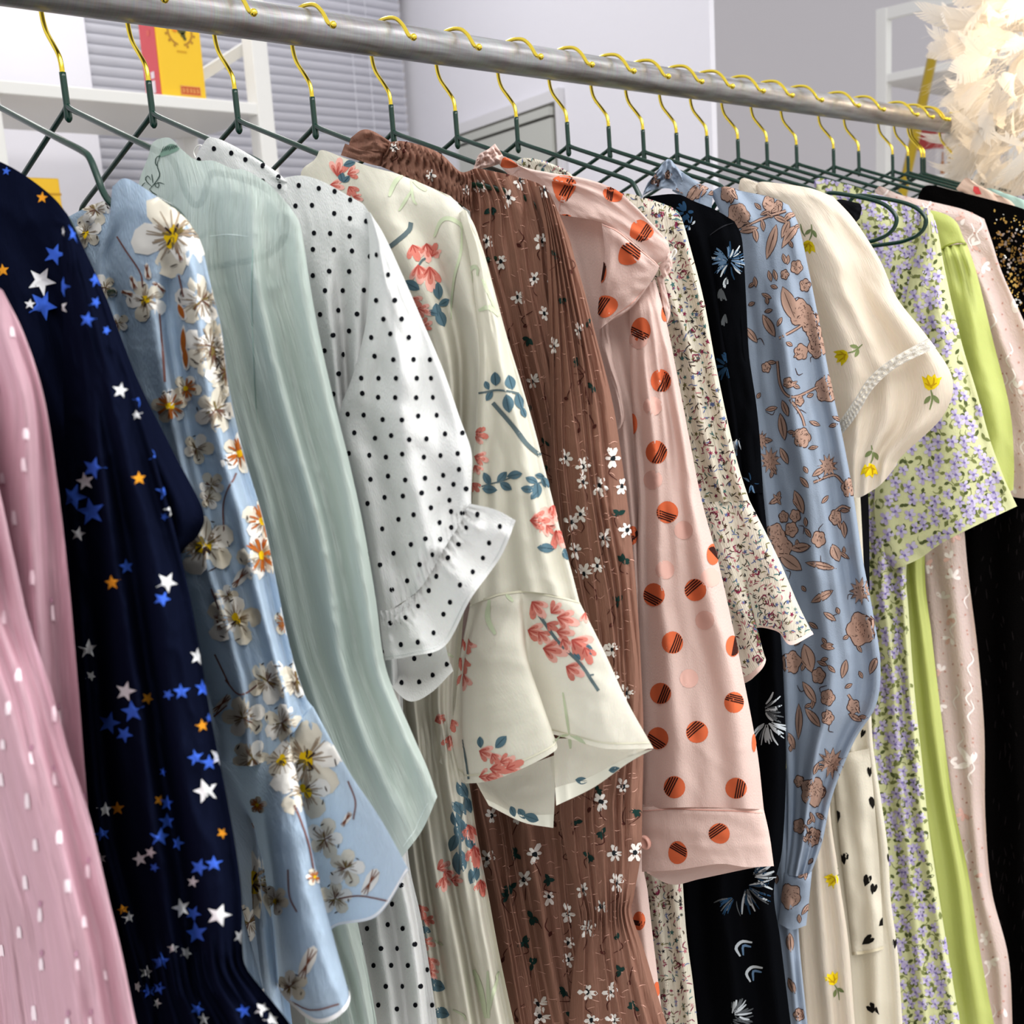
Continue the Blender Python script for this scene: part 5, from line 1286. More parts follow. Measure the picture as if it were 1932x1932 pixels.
# ================================================================== prints (flat marks lying on the cloth)
RG = random.Random(5)
def pick(ps, x, y):
    best, bd = None, 1e9
    for p in ps:
        d2 = (p.px[:, :, 0]-x)**2 + (p.px[:, :, 1]-y)**2
        k = np.argmin(d2)
        if d2.flat[k] < 11**2:
            dd = p.dist.flat[k]
            if dd < bd: best, bd = p, dd
    return best
def scatter(p, step, fn, jit=0.35, vmin=0.0, vmax=1.0, aspect=1.0, seed=1):
    """call fn(x, y, rg) over a jittered lattice that is even in photo space along the cloth"""
    rg = random.Random(seed)
    rows = np.linalg.norm(np.diff(p.px, axis=0), axis=2).mean(1)
    c = np.r_[0, np.cumsum(rows)]
    n = int(c[-1]/(step*aspect))
    for a in range(n):
        v = (a+0.5)/n
        if v < vmin or v > vmax: continue
        iv = int(v*(p.nv-1))
        w = np.linalg.norm(np.diff(p.px[iv], axis=0), axis=1); cw = np.r_[0, np.cumsum(w)]
        m = int(cw[-1]/step)
        for b in range(m):
            t = (b+0.5+(0.5 if a % 2 else 0)+rg.uniform(-jit, jit))*step
            if t < 3 or t > cw[-1]-3: continue
            iu = np.interp(t, cw, np.arange(p.nu))
            jv = np.clip(iv+rg.uniform(-jit, jit)*step*aspect/max(rows.mean(), 1e-6), 0, p.nv-1)
            q = p.px[int(jv), int(round(iu))]
            if -40 < q[0] < 1985 and -40 < q[1] < 1985: fn(q[0], q[1], rg)

def pr_pink():
    W, D = ink('slub_white', '#f6e3ea'), ink('slub_dark', '#b98ba0')
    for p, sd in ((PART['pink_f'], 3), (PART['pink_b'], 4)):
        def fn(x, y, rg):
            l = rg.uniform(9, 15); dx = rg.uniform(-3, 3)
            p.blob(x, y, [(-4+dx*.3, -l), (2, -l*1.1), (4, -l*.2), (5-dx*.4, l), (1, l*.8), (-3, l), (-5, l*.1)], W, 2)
            if rg.random() < .3: p.blob(x+rg.uniform(-3, 3), y-l-10, circle(5, 7, .8, 1.2), D, 1, (1.0,))  # some dashes get a darker pink spot above them
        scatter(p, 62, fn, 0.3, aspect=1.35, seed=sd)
def pr_navy():
    C = dict(W=ink('star_white', '#dfe0e2'), B=ink('star_blue', '#3f66cf'), O=ink('star_orange', '#e0962c'))
    L = [(139,439,22,'B'),(115,438,9,'W'),(105,480,20,'B'),(78.6,530,27,'W'),(109,542,19,'B'),(81,576,27,'B'),(112,580,14,'W'),(57,574,10,'W'),(179,571,11,'B'),(166,603,15,'B'),(201,624,9,'B'),(179,530,13,'B'),(81,373,11,'O'),(7,510,12,'O'),(14,323,8,'B'),
         (227,737,15,'W'),(270,754,15,'B'),(259,783,9,'W'),(261,903,13,'O'),(299,859,15,'B'),(178,883,21,'B'),(162,908,17,'W'),(140,937,25,'B'),(174,965,26,'B'),(149,1007,14,'W'),(314,925,19,'B'),(326,961,15,'W'),(311,975,8,'B'),(237,1069,14,'B'),(213.5,1099,14,'O'),(314,1099,19,'W'),(306,1130,14,'B'),(167,1224,18,'W'),(171,1275,10,'W'),(372,1238,16,'W'),
         (239,1304,19,'W'),(251,1342,21,'B'),(277,1318,12,'O'),(208,1364,21,'B'),(236,1385,16,'B'),(319,1310,10,'B'),(343,1304,15,'B'),(382,1298,16,'B'),(380,1369,12,'O'),(396,1354,9,'B'),(369,1429,15,'B'),(393,1439,15,'B'),(415,1426,20,'W'),(388,1492,23,'W'),(307,1456,9,'B'),(198,1528,15,'W'),(223,1525,13,'O'),(299,1510,10,'O'),(314,1515,15,'B'),(314,1550,16,'B'),(301,1579,17,'B'),(336,1590,14,'B'),(193,1574,14,'B'),(418,1572,11,'O'),(266,1620,14,'W'),(285,1608,11,'W'),(293,1636,9,'B'),(193,1619,10,'W'),(377,1636,17,'B'),(404,1629,15,'B'),(366,1663,11,'W'),(342,1713,19,'W'),(232,1716,10,'O'),(243,1731,12,'W'),(366,1723,15,'B'),(372,1760,21,'B'),(413,1726,21,'W'),(454,1767,14,'W'),(350,1798,13,'W'),(327,1788,9,'W'),(304,1815,16,'B'),(275,1834,13,'W'),(261,1860,10,'W'),(280,1870,15,'B'),(302,1863,12,'B'),(297,1892,10,'W'),(371,1904,15,'B'),(459,1907,15,'B'),(494,1904,13,'W'),(512,1925,15,'W'),(384,1923,13,'W')]
    ps = [PART['navy_s'], PART['navy_b']]
    for i, (x, y, r, c) in enumerate(L):
        p = pick(ps, x, y)
        if p: p.blob(x, y, star_pts(r*1.06, RG.uniform(-.3, .5)), C[c], 1+(i % 3))
def blossom(ps, x, y, r, kind, rot=None):
    p = pick(ps, x, y)
    if p is None: return
    rg = random.Random(int(x*31+y*7))
    r *= 1.14
    rot = rg.uniform(0, 6.28) if rot is None else rot
    P1, P2 = ink('petal_white', '#ebe8e2'), ink('petal_cream', '#ddd6c6')
    line = ink('petal_line', '#9c8a76'); dark = ink('stamen_dark', '#3a2c2a')
    for k in range(5):
        a = rot+2*math.pi*k/5+rg.uniform(-.12, .12); rr = r*rg.uniform(.85, 1.1)
        p.blob(x+math.cos(a)*rr*.52, y+math.sin(a)*rr*.52, petal_pts(rr*1.06, rr*.50, a), P1 if k % 2 else P2, 1+(k % 2))
    n = int(16+r/3)
    for k in range(n):
        a = rg.uniform(0, 6.28); l0, l1 = r*rg.uniform(.12, .2), r*rg.uniform(.35, .75)
        p.stroke([(x+math.cos(a)*l0, y+math.sin(a)*l0), (x+math.cos(a+.1)*l1, y+math.sin(a+.1)*l1)], max(1.2, r*.035), line, 4)
    if kind == 'Y':
        for k in range(4): p.blob(x+rg.uniform(-.12, .12)*r, y+rg.uniform(-.18, .18)*r, circle(r*.13, 8, 1, 1.2, jit=.3, rg=rg), ink('stamen_yellow', '#e2bb1c'), 5, (1.0,))
        for k in range(7):
            a = rg.uniform(0, 6.28); p.stroke([(x+math.cos(a)*r*.05, y+math.sin(a)*r*.05), (x+math.cos(a)*r*.3, y+math.sin(a)*r*.3)], max(2, r*.07), dark if k % 2 else ink('stamen_olive', '#7a6a3c'), 6)
    elif kind == 'O':
        oc = ink('petal_rust', '#b4652c')
        for k in range(16):
            a = rg.uniform(0, 6.28); p.stroke([(x+math.cos(a)*r*.12, y+math.sin(a)*r*.12), (x+math.cos(a)*r*.7, y+math.sin(a)*r*.7)], max(2.2, r*.09), oc, 5)
        p.blob(x, y, circle(r*.18, 9, jit=.2, rg=rg), ink('stamen_yellow', '#e2bb1c'), 6, (1.0,))
    else:
        bc = ink('stamen_brown', '#6a4a40')
        for k in range(7):
            a = rot+rg.uniform(0, 6.28); p.stroke([(x, y), (x+math.cos(a)*r*.42, y+math.sin(a)*r*.42)], max(1.8, r*.07), bc if k % 3 else ink('stamen_olive', '#7a6a3c'), 5)
    for k in range(3):
        a = rg.uniform(0, 6.28); q = r*.75
        p.stroke([(x+math.cos(a)*q, y+math.sin(a)*q), (x+math.cos(a+.25)*q*1.08, y+math.sin(a+.25)*q*1.08)], 2.6, dark, 6)
def pr_blue():
    ps = [PART['blue_f'], PART['blue_b'], PART['blue_c'], PART['blue_l']]
    st, rust = ink('stem_brown', '#7a5550'), ink('bud_brown', '#80503e')
    def stem(pts, w=3.0):
        p = pick(ps, *pts[len(pts)//2])
        if p: p.stroke(pts, w, st, 3, taper=False)
    for s in ([(222,446),(239,473),(266,514),(271,542)], [(299,592),(305,656),(312,720)], [(339,519),(348,560)], [(444,893),(424,947),(424,1002)], [(407,1234),(434,1290)], [(427,1282),(454,1310),(485,1292)],
              [(640,1695),(680,1690),(733,1699)], [(658,1473),(672,1511),(668,1545)], [(545,1640),(548,1690),(562,1720)], [(548,1888),(590,1905),(640,1893)], [(430,1330),(405,1352)], [(556,1520),(580,1590),(590,1640)], [(400,1110),(415,1150)]): stem(s)
    for (x, y, r, k) in ((330,444,64,'Y'),(277,567,33,'Y'),(378,567,42,'B'),(396,653,44,'B'),(428,701,38,'B'),(196,542,24,'B'),(224,610,18,'B'),(321,766,30,'O'),(353,732,24,'O'),(400,668,36,'B'),(434,705,34,'B'),(406,773,35,'B'),(372,845,26,'B'),(454,855,36,'O'),
                         (386,1029,54,'Y'),(499,982,40,'O'),(492,1047,40,'O'),(444,1170,42,'Y'),(427,1125,20,'B'),(543,1173,26,'O'),(506,1285,38,'B'),(562,1283,36,'B'),(461,1354,34,'B'),(533,1364,34,'B'),(475,1429,34,'B'),(581,1433,62,'Y'),(533,1433,36,'Y'),(577,1491,46,'Y'),
                         (615,1583,33,'B'),(478,1665,60,'Y'),(519,1699,26,'Y'),(655,1637,32,'B'),(634,1694,30,'B'),(488,1518,16,'O'),(591,1655,14,'O'),(550,1860,28,'B'),(470,1740,30,'B'),(182,396,26,'B'),(164,440,26,'Y'),(400,915,22,'B'),(395,940,20,'B')):
        blossom(ps, x, y, r, k)
    W = ink('petal_white', '#ebe8e2')
    for (x, y, l, w, a) in ((280,514,32,9,1.4),(253,533,30,9,1.2),(300,542,30,9,.8),(241,553,26,8,.3),(454,1091,46,14,-.9),(413,1173,36,10,1.3),(581,1819,70,16,-1.2),(700,1665,60,16,-1.1),(655,1545,34,8,-1),(420,1328,50,10,-.8),(340,480,30,10,1.2),(478,1552,24,7,1)):
        p = pick(ps, x, y)
        if not p: continue
        p.blob(x, y, petal_pts(l, w, a), W, 2)
        for k in (-.25, 0, .25):
            p.stroke([(x-math.cos(a+k)*l*.4, y-math.sin(a+k)*l*.4), (x+math.cos(a+k)*l*.45, y+math.sin(a+k)*l*.45)], 2.4, rust, 4)
    for (x, y, l, a) in ((348,644,52,1.55),(344,587,30,1.2),(352,674,40,1.5)):
        p = pick(ps, x, y)
        if p:
            p.blob(x, y, petal_pts(l*1.25, 9, a), W, 2); p.blob(x, y, leaf_pts(l, 5, a), ink('petal_rust', '#b4652c'), 4)
    wh = ink('overlock_white', '#f0f0f2')
    PART['blue_f'].band(0.985, 1.0, wh, 3)
    PART['blue_b'].stroke([(589,1334),(565,1362),(545,1390),(500,1436)], 2.0, ink('blue_seam', '#8aa6c6'), 3)
def pr_mint():
    p = PART['mint_b']; d = ink('mint_embroidery', '#33463f'); g = ink('mint_leaf', '#7f9c8c')
    p.blob(322, 281, leaf_pts(42, 9, -.35), g, 1)
    for k in range(9):
        x = 306+k*4; p.stroke([(x, 287-k*1.2), (x+5, 276-k*.6)], 1.4, d, 3)
    for pts in ([(304,294),(298,312),(303,330),(294,346),(283,358)], [(304,294),(296,298),(295,310),(300,314)], [(288,352),(280,345),(276,337),(281,332),(286,340)], [(290,350),(302,345),(312,348)], [(293,346),(297,354),(302,352),(300,344)], [(284,357),(290,364),(298,368)], [(288,330),(290,346)], [(276,345),(270,350),(268,358)]):
        p.stroke(pts, 2.0, d, 3)
    sm = ink('mint_seam', '#a3bcb2'); wt = ink('mint_stitch', '#e9f2ee')
    p.stroke([(478,470),(476,560),(480,680),(486,800)], 1.6, sm, 2, taper=False)
    p.stroke([(395,445),(430,442),(470,446)], 1.4, wt, 2)
    for k in range(16):
        t = k/16.0; x, y = 772+(818-772)*t, 1600+(1518-1600)*t-18*math.sin(math.pi*t)*-.2
        p.stroke([(x-9, y-4), (x-6.5, y-8.5)], 1.8, wt, 3)
def pr_polka():
    K = ink('dot_black', '#17181c')
    for i, p in enumerate(PART['polka']):
        def fn(x, y, rg):
            p.blob(x, y, circle(4.7, 9, .92, 1.08), K, 1, (1.0,))
        scatter(p, 34, fn, 0.08, aspect=1.1, seed=20+i)
    PART['polka'][4].band(0.93, 0.945, ink('polka_stitch', '#d8dcda'), 1)
def pr_cream():
    B, SL, FL, IN = PART['cream_b'], PART['cream_s'], PART['cream_f'], PART['cream_i']
    ps = [B, SL, FL, IN[0], IN[1]]
    c1, c2, c3 = ink('coral', '#cf7d70'), ink('coral_light', '#e7aca0'), ink('coral_dark', '#b2524a')
    s1, s2 = ink('slate_leaf', '#56707c'), ink('slate_stem', '#5f6d70'); gr = ink('sage_leaf', '#c3cdae')
    rg = random.Random(9)
    def coral(x, y, l, a=None, w=None):
        p = pick(ps, x, y)
        if not p: return
        a = rg.uniform(-1.6, 1.6) if a is None else a; l = l*1.22; w = w or l*.34
        bx_, by_ = x-math.cos(a)*l*.38, y-math.sin(a)*l*.38
        for da, k in ((-.62, .8), (.62, .8), (0, 1.0)):
            q = l*.82*k*rg.uniform(.9, 1.1); mx_, my_ = bx_+math.cos(a+da)*q*.5, by_+math.sin(a+da)*q*.5
            p.blob(mx_, my_, petal_pts(q, q*.26, a+da), c2 if rg.random() < .55 else c1, 1+(da == 0))
            p.blob(mx_-math.cos(a+da)*q*.1, my_-math.sin(a+da)*q*.1, petal_pts(q*.66, q*.15, a+da), c1, 3)
            p.stroke([(bx_, by_), (mx_, my_)], max(1.6, l*.06), c3, 4)
    def leaf(x, y, l, a, w=None):
        p = pick(ps, x, y)
        if p:
            p.blob(x, y, leaf_pts(l, w or l*.28, a), s1, 2); p.stroke([(x-math.cos(a)*l*.4, y-math.sin(a)*l*.4), (x+math.cos(a)*l*.4, y+math.sin(a)*l*.4)], 1.2, ink('slate_vein', '#3f5662'), 4)
    def ln(pts, w, m, tp=True):
        p = pick(ps, *pts[len(pts)//2])
        if p: p.stroke(pts, w, m, 2, taper=tp)
    for c in ((640,313,40,-1.4),(668,325,26,-.3),(637,352,30,.2),(666,362,26,1),(677,374,20,.4),(784,478,36,1.2),(807,478,42,1.5),(819,472,28,-1.2),(792,520,42,1.4),(811,526,46,1.5),(786,571,30,.6),(801,586,28,.4),(807,612,26,-.5),
              (907,821,32,.2),(909,865,28,.3),(901,886,20,1.2),(898,920,24,.9),(1024,982,48,0),(1044,968,32,1.5),(1037,999,24,.8),(1058,1018,42,1.1),(1017,1150,42,.9),(1013,1193,38,.3),(1027,1202,30,.8),(1051,1147,30,-.8),(1071,1170,42,.3),(1068,1193,36,.1),(1044,1183,28,.6),(1047,1227,46,.2),(1068,1218,30,1.2),
              (1099,1220,50,.6),(1109,1236,34,1.2),(1085,1265,38,.5),(1105,1166,22,1.4),(877,1220,32,1.4),(870,1255,32,1.5),(873,1288,36,1.6),(854,1368,26,1.4),(849,1402,32,1.7),(830,1357,20,-.4),(919,1422,32,.4),(936,1432,26,1),(955,1434,24,-.3),(972,1443,38,-.4),(945,1452,42,.1),(918,1463,28,-.2),(932,1468,30,.1),
              (887,1573,38,1.3),(897,1616,46,1.4),(836,1634,28,-.5),(846,1652,26,.8),(837,1668,28,1.5),(861,1661,24,.1),(909,1674,32,1.4),(795,1720,30,1.2),(810,1738,22,.3),(808,1779,26,.4),(812,1819,32,1.2),(816,1838,26,1.0),(832,1355,16,.5)): coral(*c)
    for c in ((660,309,24,-.3),(645,333,24,1.3),(655,338,18,-.8),(778,538,34,.5),(826,549,34,1.5),(838,571,26,-.5),(824,586,28,1.4),(832,601,34,1.2),(818,590,20,.4),(936,715,28,1.5,10),(962,722,28,1.3,10),(919,727,18,1.2),(924,746,24,-1),(959,761,36,1.4,10),(979,757,34,1.3),(987,778,22,1.2),
              (919,903,28,1),(924,923,30,.1),(948,900,28,-.8),(972,896,30,-.2),(955,917,28,.5),(1003,906,24,.5),(996,923,26,.2),(1013,924,30,1.5),(1028,910,26,1),(1018,898,20,.2),(1008,934,20,-1),(1030,1034,32,.1),(1068,1046,24,1.2),(907,1400,22,1.5),(945,1400,32,-.8),(1003,1543,32,.3),(968,1532,22,1.2),(1099,1473,26,.1),(1160,1452,22,-.2),(985,1536,24,1),
              (873,1491,38,1.0),(866,1525,36,.8),(860,1546,32,1.2),(884,1518,34,1.2),(870,1566,46,1.5),(856,1590,34,1.9),(868,1626,50,1.6),(894,1650,38,1.9),(888,1590,32,1.1),(801,1754,24,.4),(825,1860,34,.3,11),(818,1850,20,.8),(832,1911,36,.2,11),(1112,1225,22,1.2),(1090,1238,18,.8)): leaf(*c)
    for pts, w in (([(776,420),(770,437),(741,462),(728,470)],9),([(786,509),(795,493),(803,488)],4),([(904,742),(942,736),(978,743)],4),([(931,760),(969,804),(993,838),(1019,860)],8),([(905,918),(945,908),(980,896)],3),([(990,925),(1015,912),(1033,905)],3),([(1018,1160),(1054,1210),(1095,1251),(1116,1282),(1130,1303)],6),([(1108,1275),(1121,1273)],3),([(868,1395),(876,1415),(885,1470)],4),([(880,1490),(868,1560),(870,1640)],4),([(846,1650),(830,1640)],3),([(800,1735),(806,1770)],3)): ln(pts, w, s2, False)
    for pts, w in (([(735,371),(745,346),(759,331)],9),([(753,398),(776,362)],6),([(776,340),(780,375),(787,386)],5),([(780,342),(805,360)],9),([(820,447),(832,418),(848,412),(867,422),(872,434)],8),([(871,427),(869,478),(857,530),(850,603)],5),([(863,536),(877,514),(898,503),(902,520)],8),([(910,526),(923,557),(937,586)],7),([(904,586),(923,580),(941,596)],9),
                   ([(924,1132),(921,1166),(935,1197)],10),([(955,1122),(969,1135)],7),([(1063,1306),(1071,1357),(1075,1385)],5),([(1075,1385),(1058,1390),(1044,1400)],6),([(1077,1386),(1095,1395),(1109,1412)],8),([(1075,1385),(1077,1412)],6),([(819,1774),(836,1783)],5),([(894,1829),(907,1866),(918,1921)],11),([(921,1832),(923,1921)],7),([(942,1832),(932,1868),(925,1904)],6),([(855,1905),(875,1915),(880,1925)],4),([(840,1230),(855,1240)],5)): ln(pts, w, gr)
    hem = ink('cream_hem', '#f3f0e2'); seam = ink('cream_seam', '#d6d2bc')
    FL.band(0.955, 0.965, seam, 2); IN[0].band(0.82, 1.0, hem, 1); IN[1].band(0.75, 1.0, hem, 1); FL.band(0.0, 0.012, seam, 2)
def pr_brown():
    W, Dk, ST, LT = ink('daisy_white', '#e8e2dc'), ink('daisy_dark', '#22262a'), ink('vine_dark', '#4a2824'), ink('chiffon_fray', '#d3a594')
    GR = ink('leaf_dark', '#1f3632')
    def fn_for(p, s):
        def fn(x, y, rg):
            k = rg.random()
            if k < .52:
                r = rg.uniform(12, 16)*s
                for j in range(6):
                    a = j*6.28/6+rg.uniform(-.3, .3); q = r*rg.uniform(.7, 1.25)
                    p.blob(x+math.cos(a)*q*.5*.75, y+math.sin(a)*q*.55, petal_pts(q*.95, q*.29, a, 7), W, 1+(j % 2), (1.0,))
                p.blob(x, y, circle(r*.28, 7, .8, 1.1, jit=.3, rg=rg), Dk, 4, (1.0,))
                if rg.random() < .7: p.stroke([(x, y+r*.8), (x+rg.uniform(-8, 8), y+r*1.5), (x+rg.uniform(-12, 12), y+r*2.2)], 1.8, ST, 2)
            elif k < .8:
                r = rg.uniform(8, 12)*s
                for j in range(4):
                    a = rg.uniform(0, 6.28); p.blob(x+math.cos(a)*r*.4, y+math.sin(a)*r*.5, leaf_pts(r*1.3, r*.35, a, 4), GR, 1+(j % 2), (1.0,))
                p.stroke([(x, y), (x+rg.uniform(-14, 14), y+rg.uniform(8, 22)), (x+rg.uniform(-20, 20), y+rg.uniform(20, 34))], 1.8, ST, 2)
            else:
                p.stroke([(x, y), (x+rg.uniform(-12, 12), y-14), (x+rg.uniform(-20, 20), y-30)], 1.9, ST, 2)
                p.blob(x, y, leaf_pts(12, 3.5, rg.uniform(0, 3), 4), ST, 2, (1.0,))
        return fn
    for i, (p, st, s) in enumerate(zip(PART['brown'], (46, 43, 36, 34, 60), (1.2, 1.2, .95, .95, .8))):
        scatter(p, st, fn_for(p, s), 0.4, aspect=1.15, seed=40+i)
    for i, p in enumerate(PART['brown'][:2]):
        def fn2(x, y, rg):
            l = rg.uniform(4, 9); p.stroke([(x-l, y+rg.uniform(-4, 4)), (x, y+rg.uniform(-3, 3)), (x+l, y+rg.uniform(-4, 4))], 1.3, LT, 1)
        scatter(p, 30, fn2, 0.5, seed=60+i)
def pr_dots():
    D = PART['dots']; ps = list(D.values())
    O, K, FA = ink('dot_orange', '#d56a45'), ink('dot_lines', '#3b2320'), ink('dot_ghost', '#e0b5a9')
    rg = random.Random(2)
    for (x, y) in ((1232,766),(1232,905),(1255,1075),(1340,1090),(1300,1280),(1330,1170),(1205,640),(1290,1000)):
        p = pick(ps, x, y)
        if p: p.blob(x, y, circle(18, 14), FA, 1)
    for (x, y, rx, ry, a, s) in ((1064,350,23,22,-1.1,1),(1158,366,20,16,-1.4,-1),(959,307,15,11,.5,0),(1067,411,12,7,-1.2,1),(1210,437,22,20,-1.05,1),(1188,479,21,21,.65,-1),(1133,512,12,23,-1.2,1),(1143,580,20,20,-1.0,-1),(1210,623,19,22,.4,1),(1247,719,20,21,-1.2,1),(1239,853,20,22,-1.1,1),(1259,966,20,21,.3,1),
                             (1234,1122,20,22,.45,1),(1194,800,9,20,.5,0),(1194,1010,8,18,-.6,1),(1345,1046,12,20,.6,-1),(1312,1113,21,21,-.7,-1),(1269,1212,20,21,-1.2,1),(1382,1219,13,20,-1.3,1),(1385,1325,18,20,.25,-1),(1315,1381,21,21,-.7,-1),(1422,1402,4,17,.3,0),(1273,1485,20,21,-1.1,-1),(1389,1487,20,20,-1.4,1),(1357,1573,20,20,-.6,-1),
                             (1279,1608,18,22,.45,-1),(1247,1308,20,20,-1.2,1),(1242,1393,20,21,.55,1),(1206,1737,11,18,.1,1),(1239,1866,6,14,.3,0),(1258,590,7,16,.8,1),(1266,500,4,8,0,0)):
        p = pick(ps, x, y)
        if not p: continue
        p.blob(x, y, circle(1.0, 20, rx, ry), O, 1)
        if s:
            n = (-math.sin(a), math.cos(a)); d = (math.cos(a), math.sin(a)); rm = min(rx, ry)
            for k in range(4):
                o = s*rm*(0.10+0.21*k); h = math.sqrt(max(0.02, 1-(o/rm)**2))*0.93
                cx, cy = x+n[0]*o, y+n[1]*o
                p.stroke([(cx-d[0]*h*rx, cy-d[1]*h*ry), (cx, cy), (cx+d[0]*h*rx, cy+d[1]*h*ry)], 2.5, K, 3, taper=False)
    sm = ink('dots_seam', '#d9a79b')
    D['fp'].stroke([(1138,424),(1165,437),(1200,466),(1242,501)], 2.2, sm, 3)
    D['fp'].stroke([(1150,602),(1190,574),(1215,545)], 1.5, sm, 2)
    D['cf'].stroke([(1214,1530),(1268,1527),(1325,1529),(1383,1531),(1438,1534)], 2.0, sm, 3, taper=False)
    D['yk'].stroke([(1062,370),(1057,385),(1056,402)], 2.0, sm, 3)
    D['yk'].stroke([(968,330),(975,320),(988,316)], 3.0, ink('dots_edge', '#f7ddd6'), 3)
def pr_ditsy():
    cs = [ink('ditsy_'+n, c) for n, c in (('brown', '#4a382c'), ('wine', '#7c2c48'), ('teal', '#466e6c'), ('blue', '#5c6c98'), ('ink', '#2c2a2c'), ('rose', '#b06a72'), ('olive', '#6d6a44'))]
    for i, p in enumerate(PART['ditsy']):
        def fn(x, y, rg):
            m = rg.choice(cs); k = rg.random(); a = rg.uniform(0, 3.14); l = rg.uniform(3, 5.5)
            if k < .72: p.stroke([(x-math.cos(a)*l, y-math.sin(a)*l), (x+rg.uniform(-2, 2), y+rg.uniform(-2, 2)), (x+math.cos(a)*l, y+math.sin(a)*l)], 1.9, m, 1+rg.randint(0, 1), step=4)
            elif k < .88: p.blob(x, y, [(q*.8, w) for q, w in star_pts(rg.uniform(4, 6.5), a)], m, 1, (1.0,))
            else:
                for j in range(3):
                    b = a+j*1.05; p.stroke([(x-math.cos(b)*l*.8, y-math.sin(b)*l*.8), (x+math.cos(b)*l*.8, y+math.sin(b)*l*.8)], 1.6, m, 1, step=9)
        scatter(p, 9.2, fn, 0.5, seed=80+i)
        def f3(x, y, rg):
            for j in range(5):
                a = rg.uniform(0, 6.28); q = rg.uniform(2, 7)
                p.stroke([(x+math.cos(a)*q, y+math.sin(a)*q), (x+math.cos(a+.9)*(q+3), y+math.sin(a+.9)*(q+3)), (x+math.cos(a+1.7)*q, y+math.sin(a+1.7)*q)], 2.4, cs[0] if j % 2 else cs[1], 2, step=4)
        scatter(p, 52, f3, 0.4, seed=90+i)
    PART['ditsy'][2].band(0.975, 1.0, ink('ditsy_edge', '#e6cfc6'), 3)
def pr_black():
    p0 = PART['black']; rg = random.Random(4)
    w, b, d, g = ink('plume_white', '#b9c0c6'), ink('plume_blue', '#5d7896'), ink('plume_navy', '#233c56'), ink('plume_grey', '#54585c')
    def plume(x, y, r, dirn, n, cols, spread=1.2, wd=3.0):
        for k in range(n):
            p = pick(p0, x, y)
            if not p: return
            a = dirn+rg.uniform(-spread, spread); l0 = r*rg.uniform(.1, .35); l1 = r*rg.uniform(.6, 1.05)
            p.stroke([(x+math.cos(a)*l0, y+math.sin(a)*l0), (x+math.cos(a+.1)*(l0+l1)/2, y+math.sin(a+.1)*(l0+l1)/2), (x+math.cos(a+.05)*l1, y+math.sin(a+.05)*l1)], rg.uniform(.6, 1.2)*wd, rg.choice(cols), 1+k % 3)
    plume(1376, 492, 36, 0, 46, [b, b, d, w], 3.14, 3.2); plume(1372, 520, 24, 1.5, 9, [w, g], .4, 4)
    plume(1303, 424, 16, .6, 8, [w, b], 3.1, 3); plume(1294, 400, 20, .3, 10, [d], 3.1, 6)
    plume(1360, 540, 30, 1.4, 8, [g], .4, 6); plume(1368, 590, 24, 1.5, 6, [g], .3, 5)
    plume(1372, 690, 34, 1, 14, [d], 3.1, 6); plume(1390, 825, 34, 1.2, 14, [w, b, g], .9, 3); plume(1418, 912, 22, 1, 8, [d, b], 3, 3)
    plume(1447, 1362, 46, 1.2, 26, [w, g, w], 1.3, 3.6); plume(1440, 1340, 40, -.2, 18, [w, g], 1, 4)
    plume(1408, 1672, 52, .6, 26, [w, g, d], 1.4, 3.6); plume(1420, 1655, 44, -.4, 18, [w, g, d], 1, 4.5); plume(1385, 1690, 40, 2, 12, [d, g], .9, 3)
    plume(1382, 1915, 40, -.6, 18, [w, g], 1.2, 4); plume(1380, 1925, 40, .8, 12, [g], 1.2, 3)
    for (x, y) in ((1404, 1790), (1424, 1838)):
        p = pick(p0, x, y)
        p.stroke([(x+16, y-12), (x-4, y-14), (x-16, y-2), (x-8, y+14)], 6, w, 3); p.stroke([(x+14, y-4), (x-2, y-6), (x-2, y+12)], 5, b, 3)
    p0[1].stroke([(1340,444),(1362,429),(1384,421)], 2.4, ink('black_seam', '#26272b'), 3)
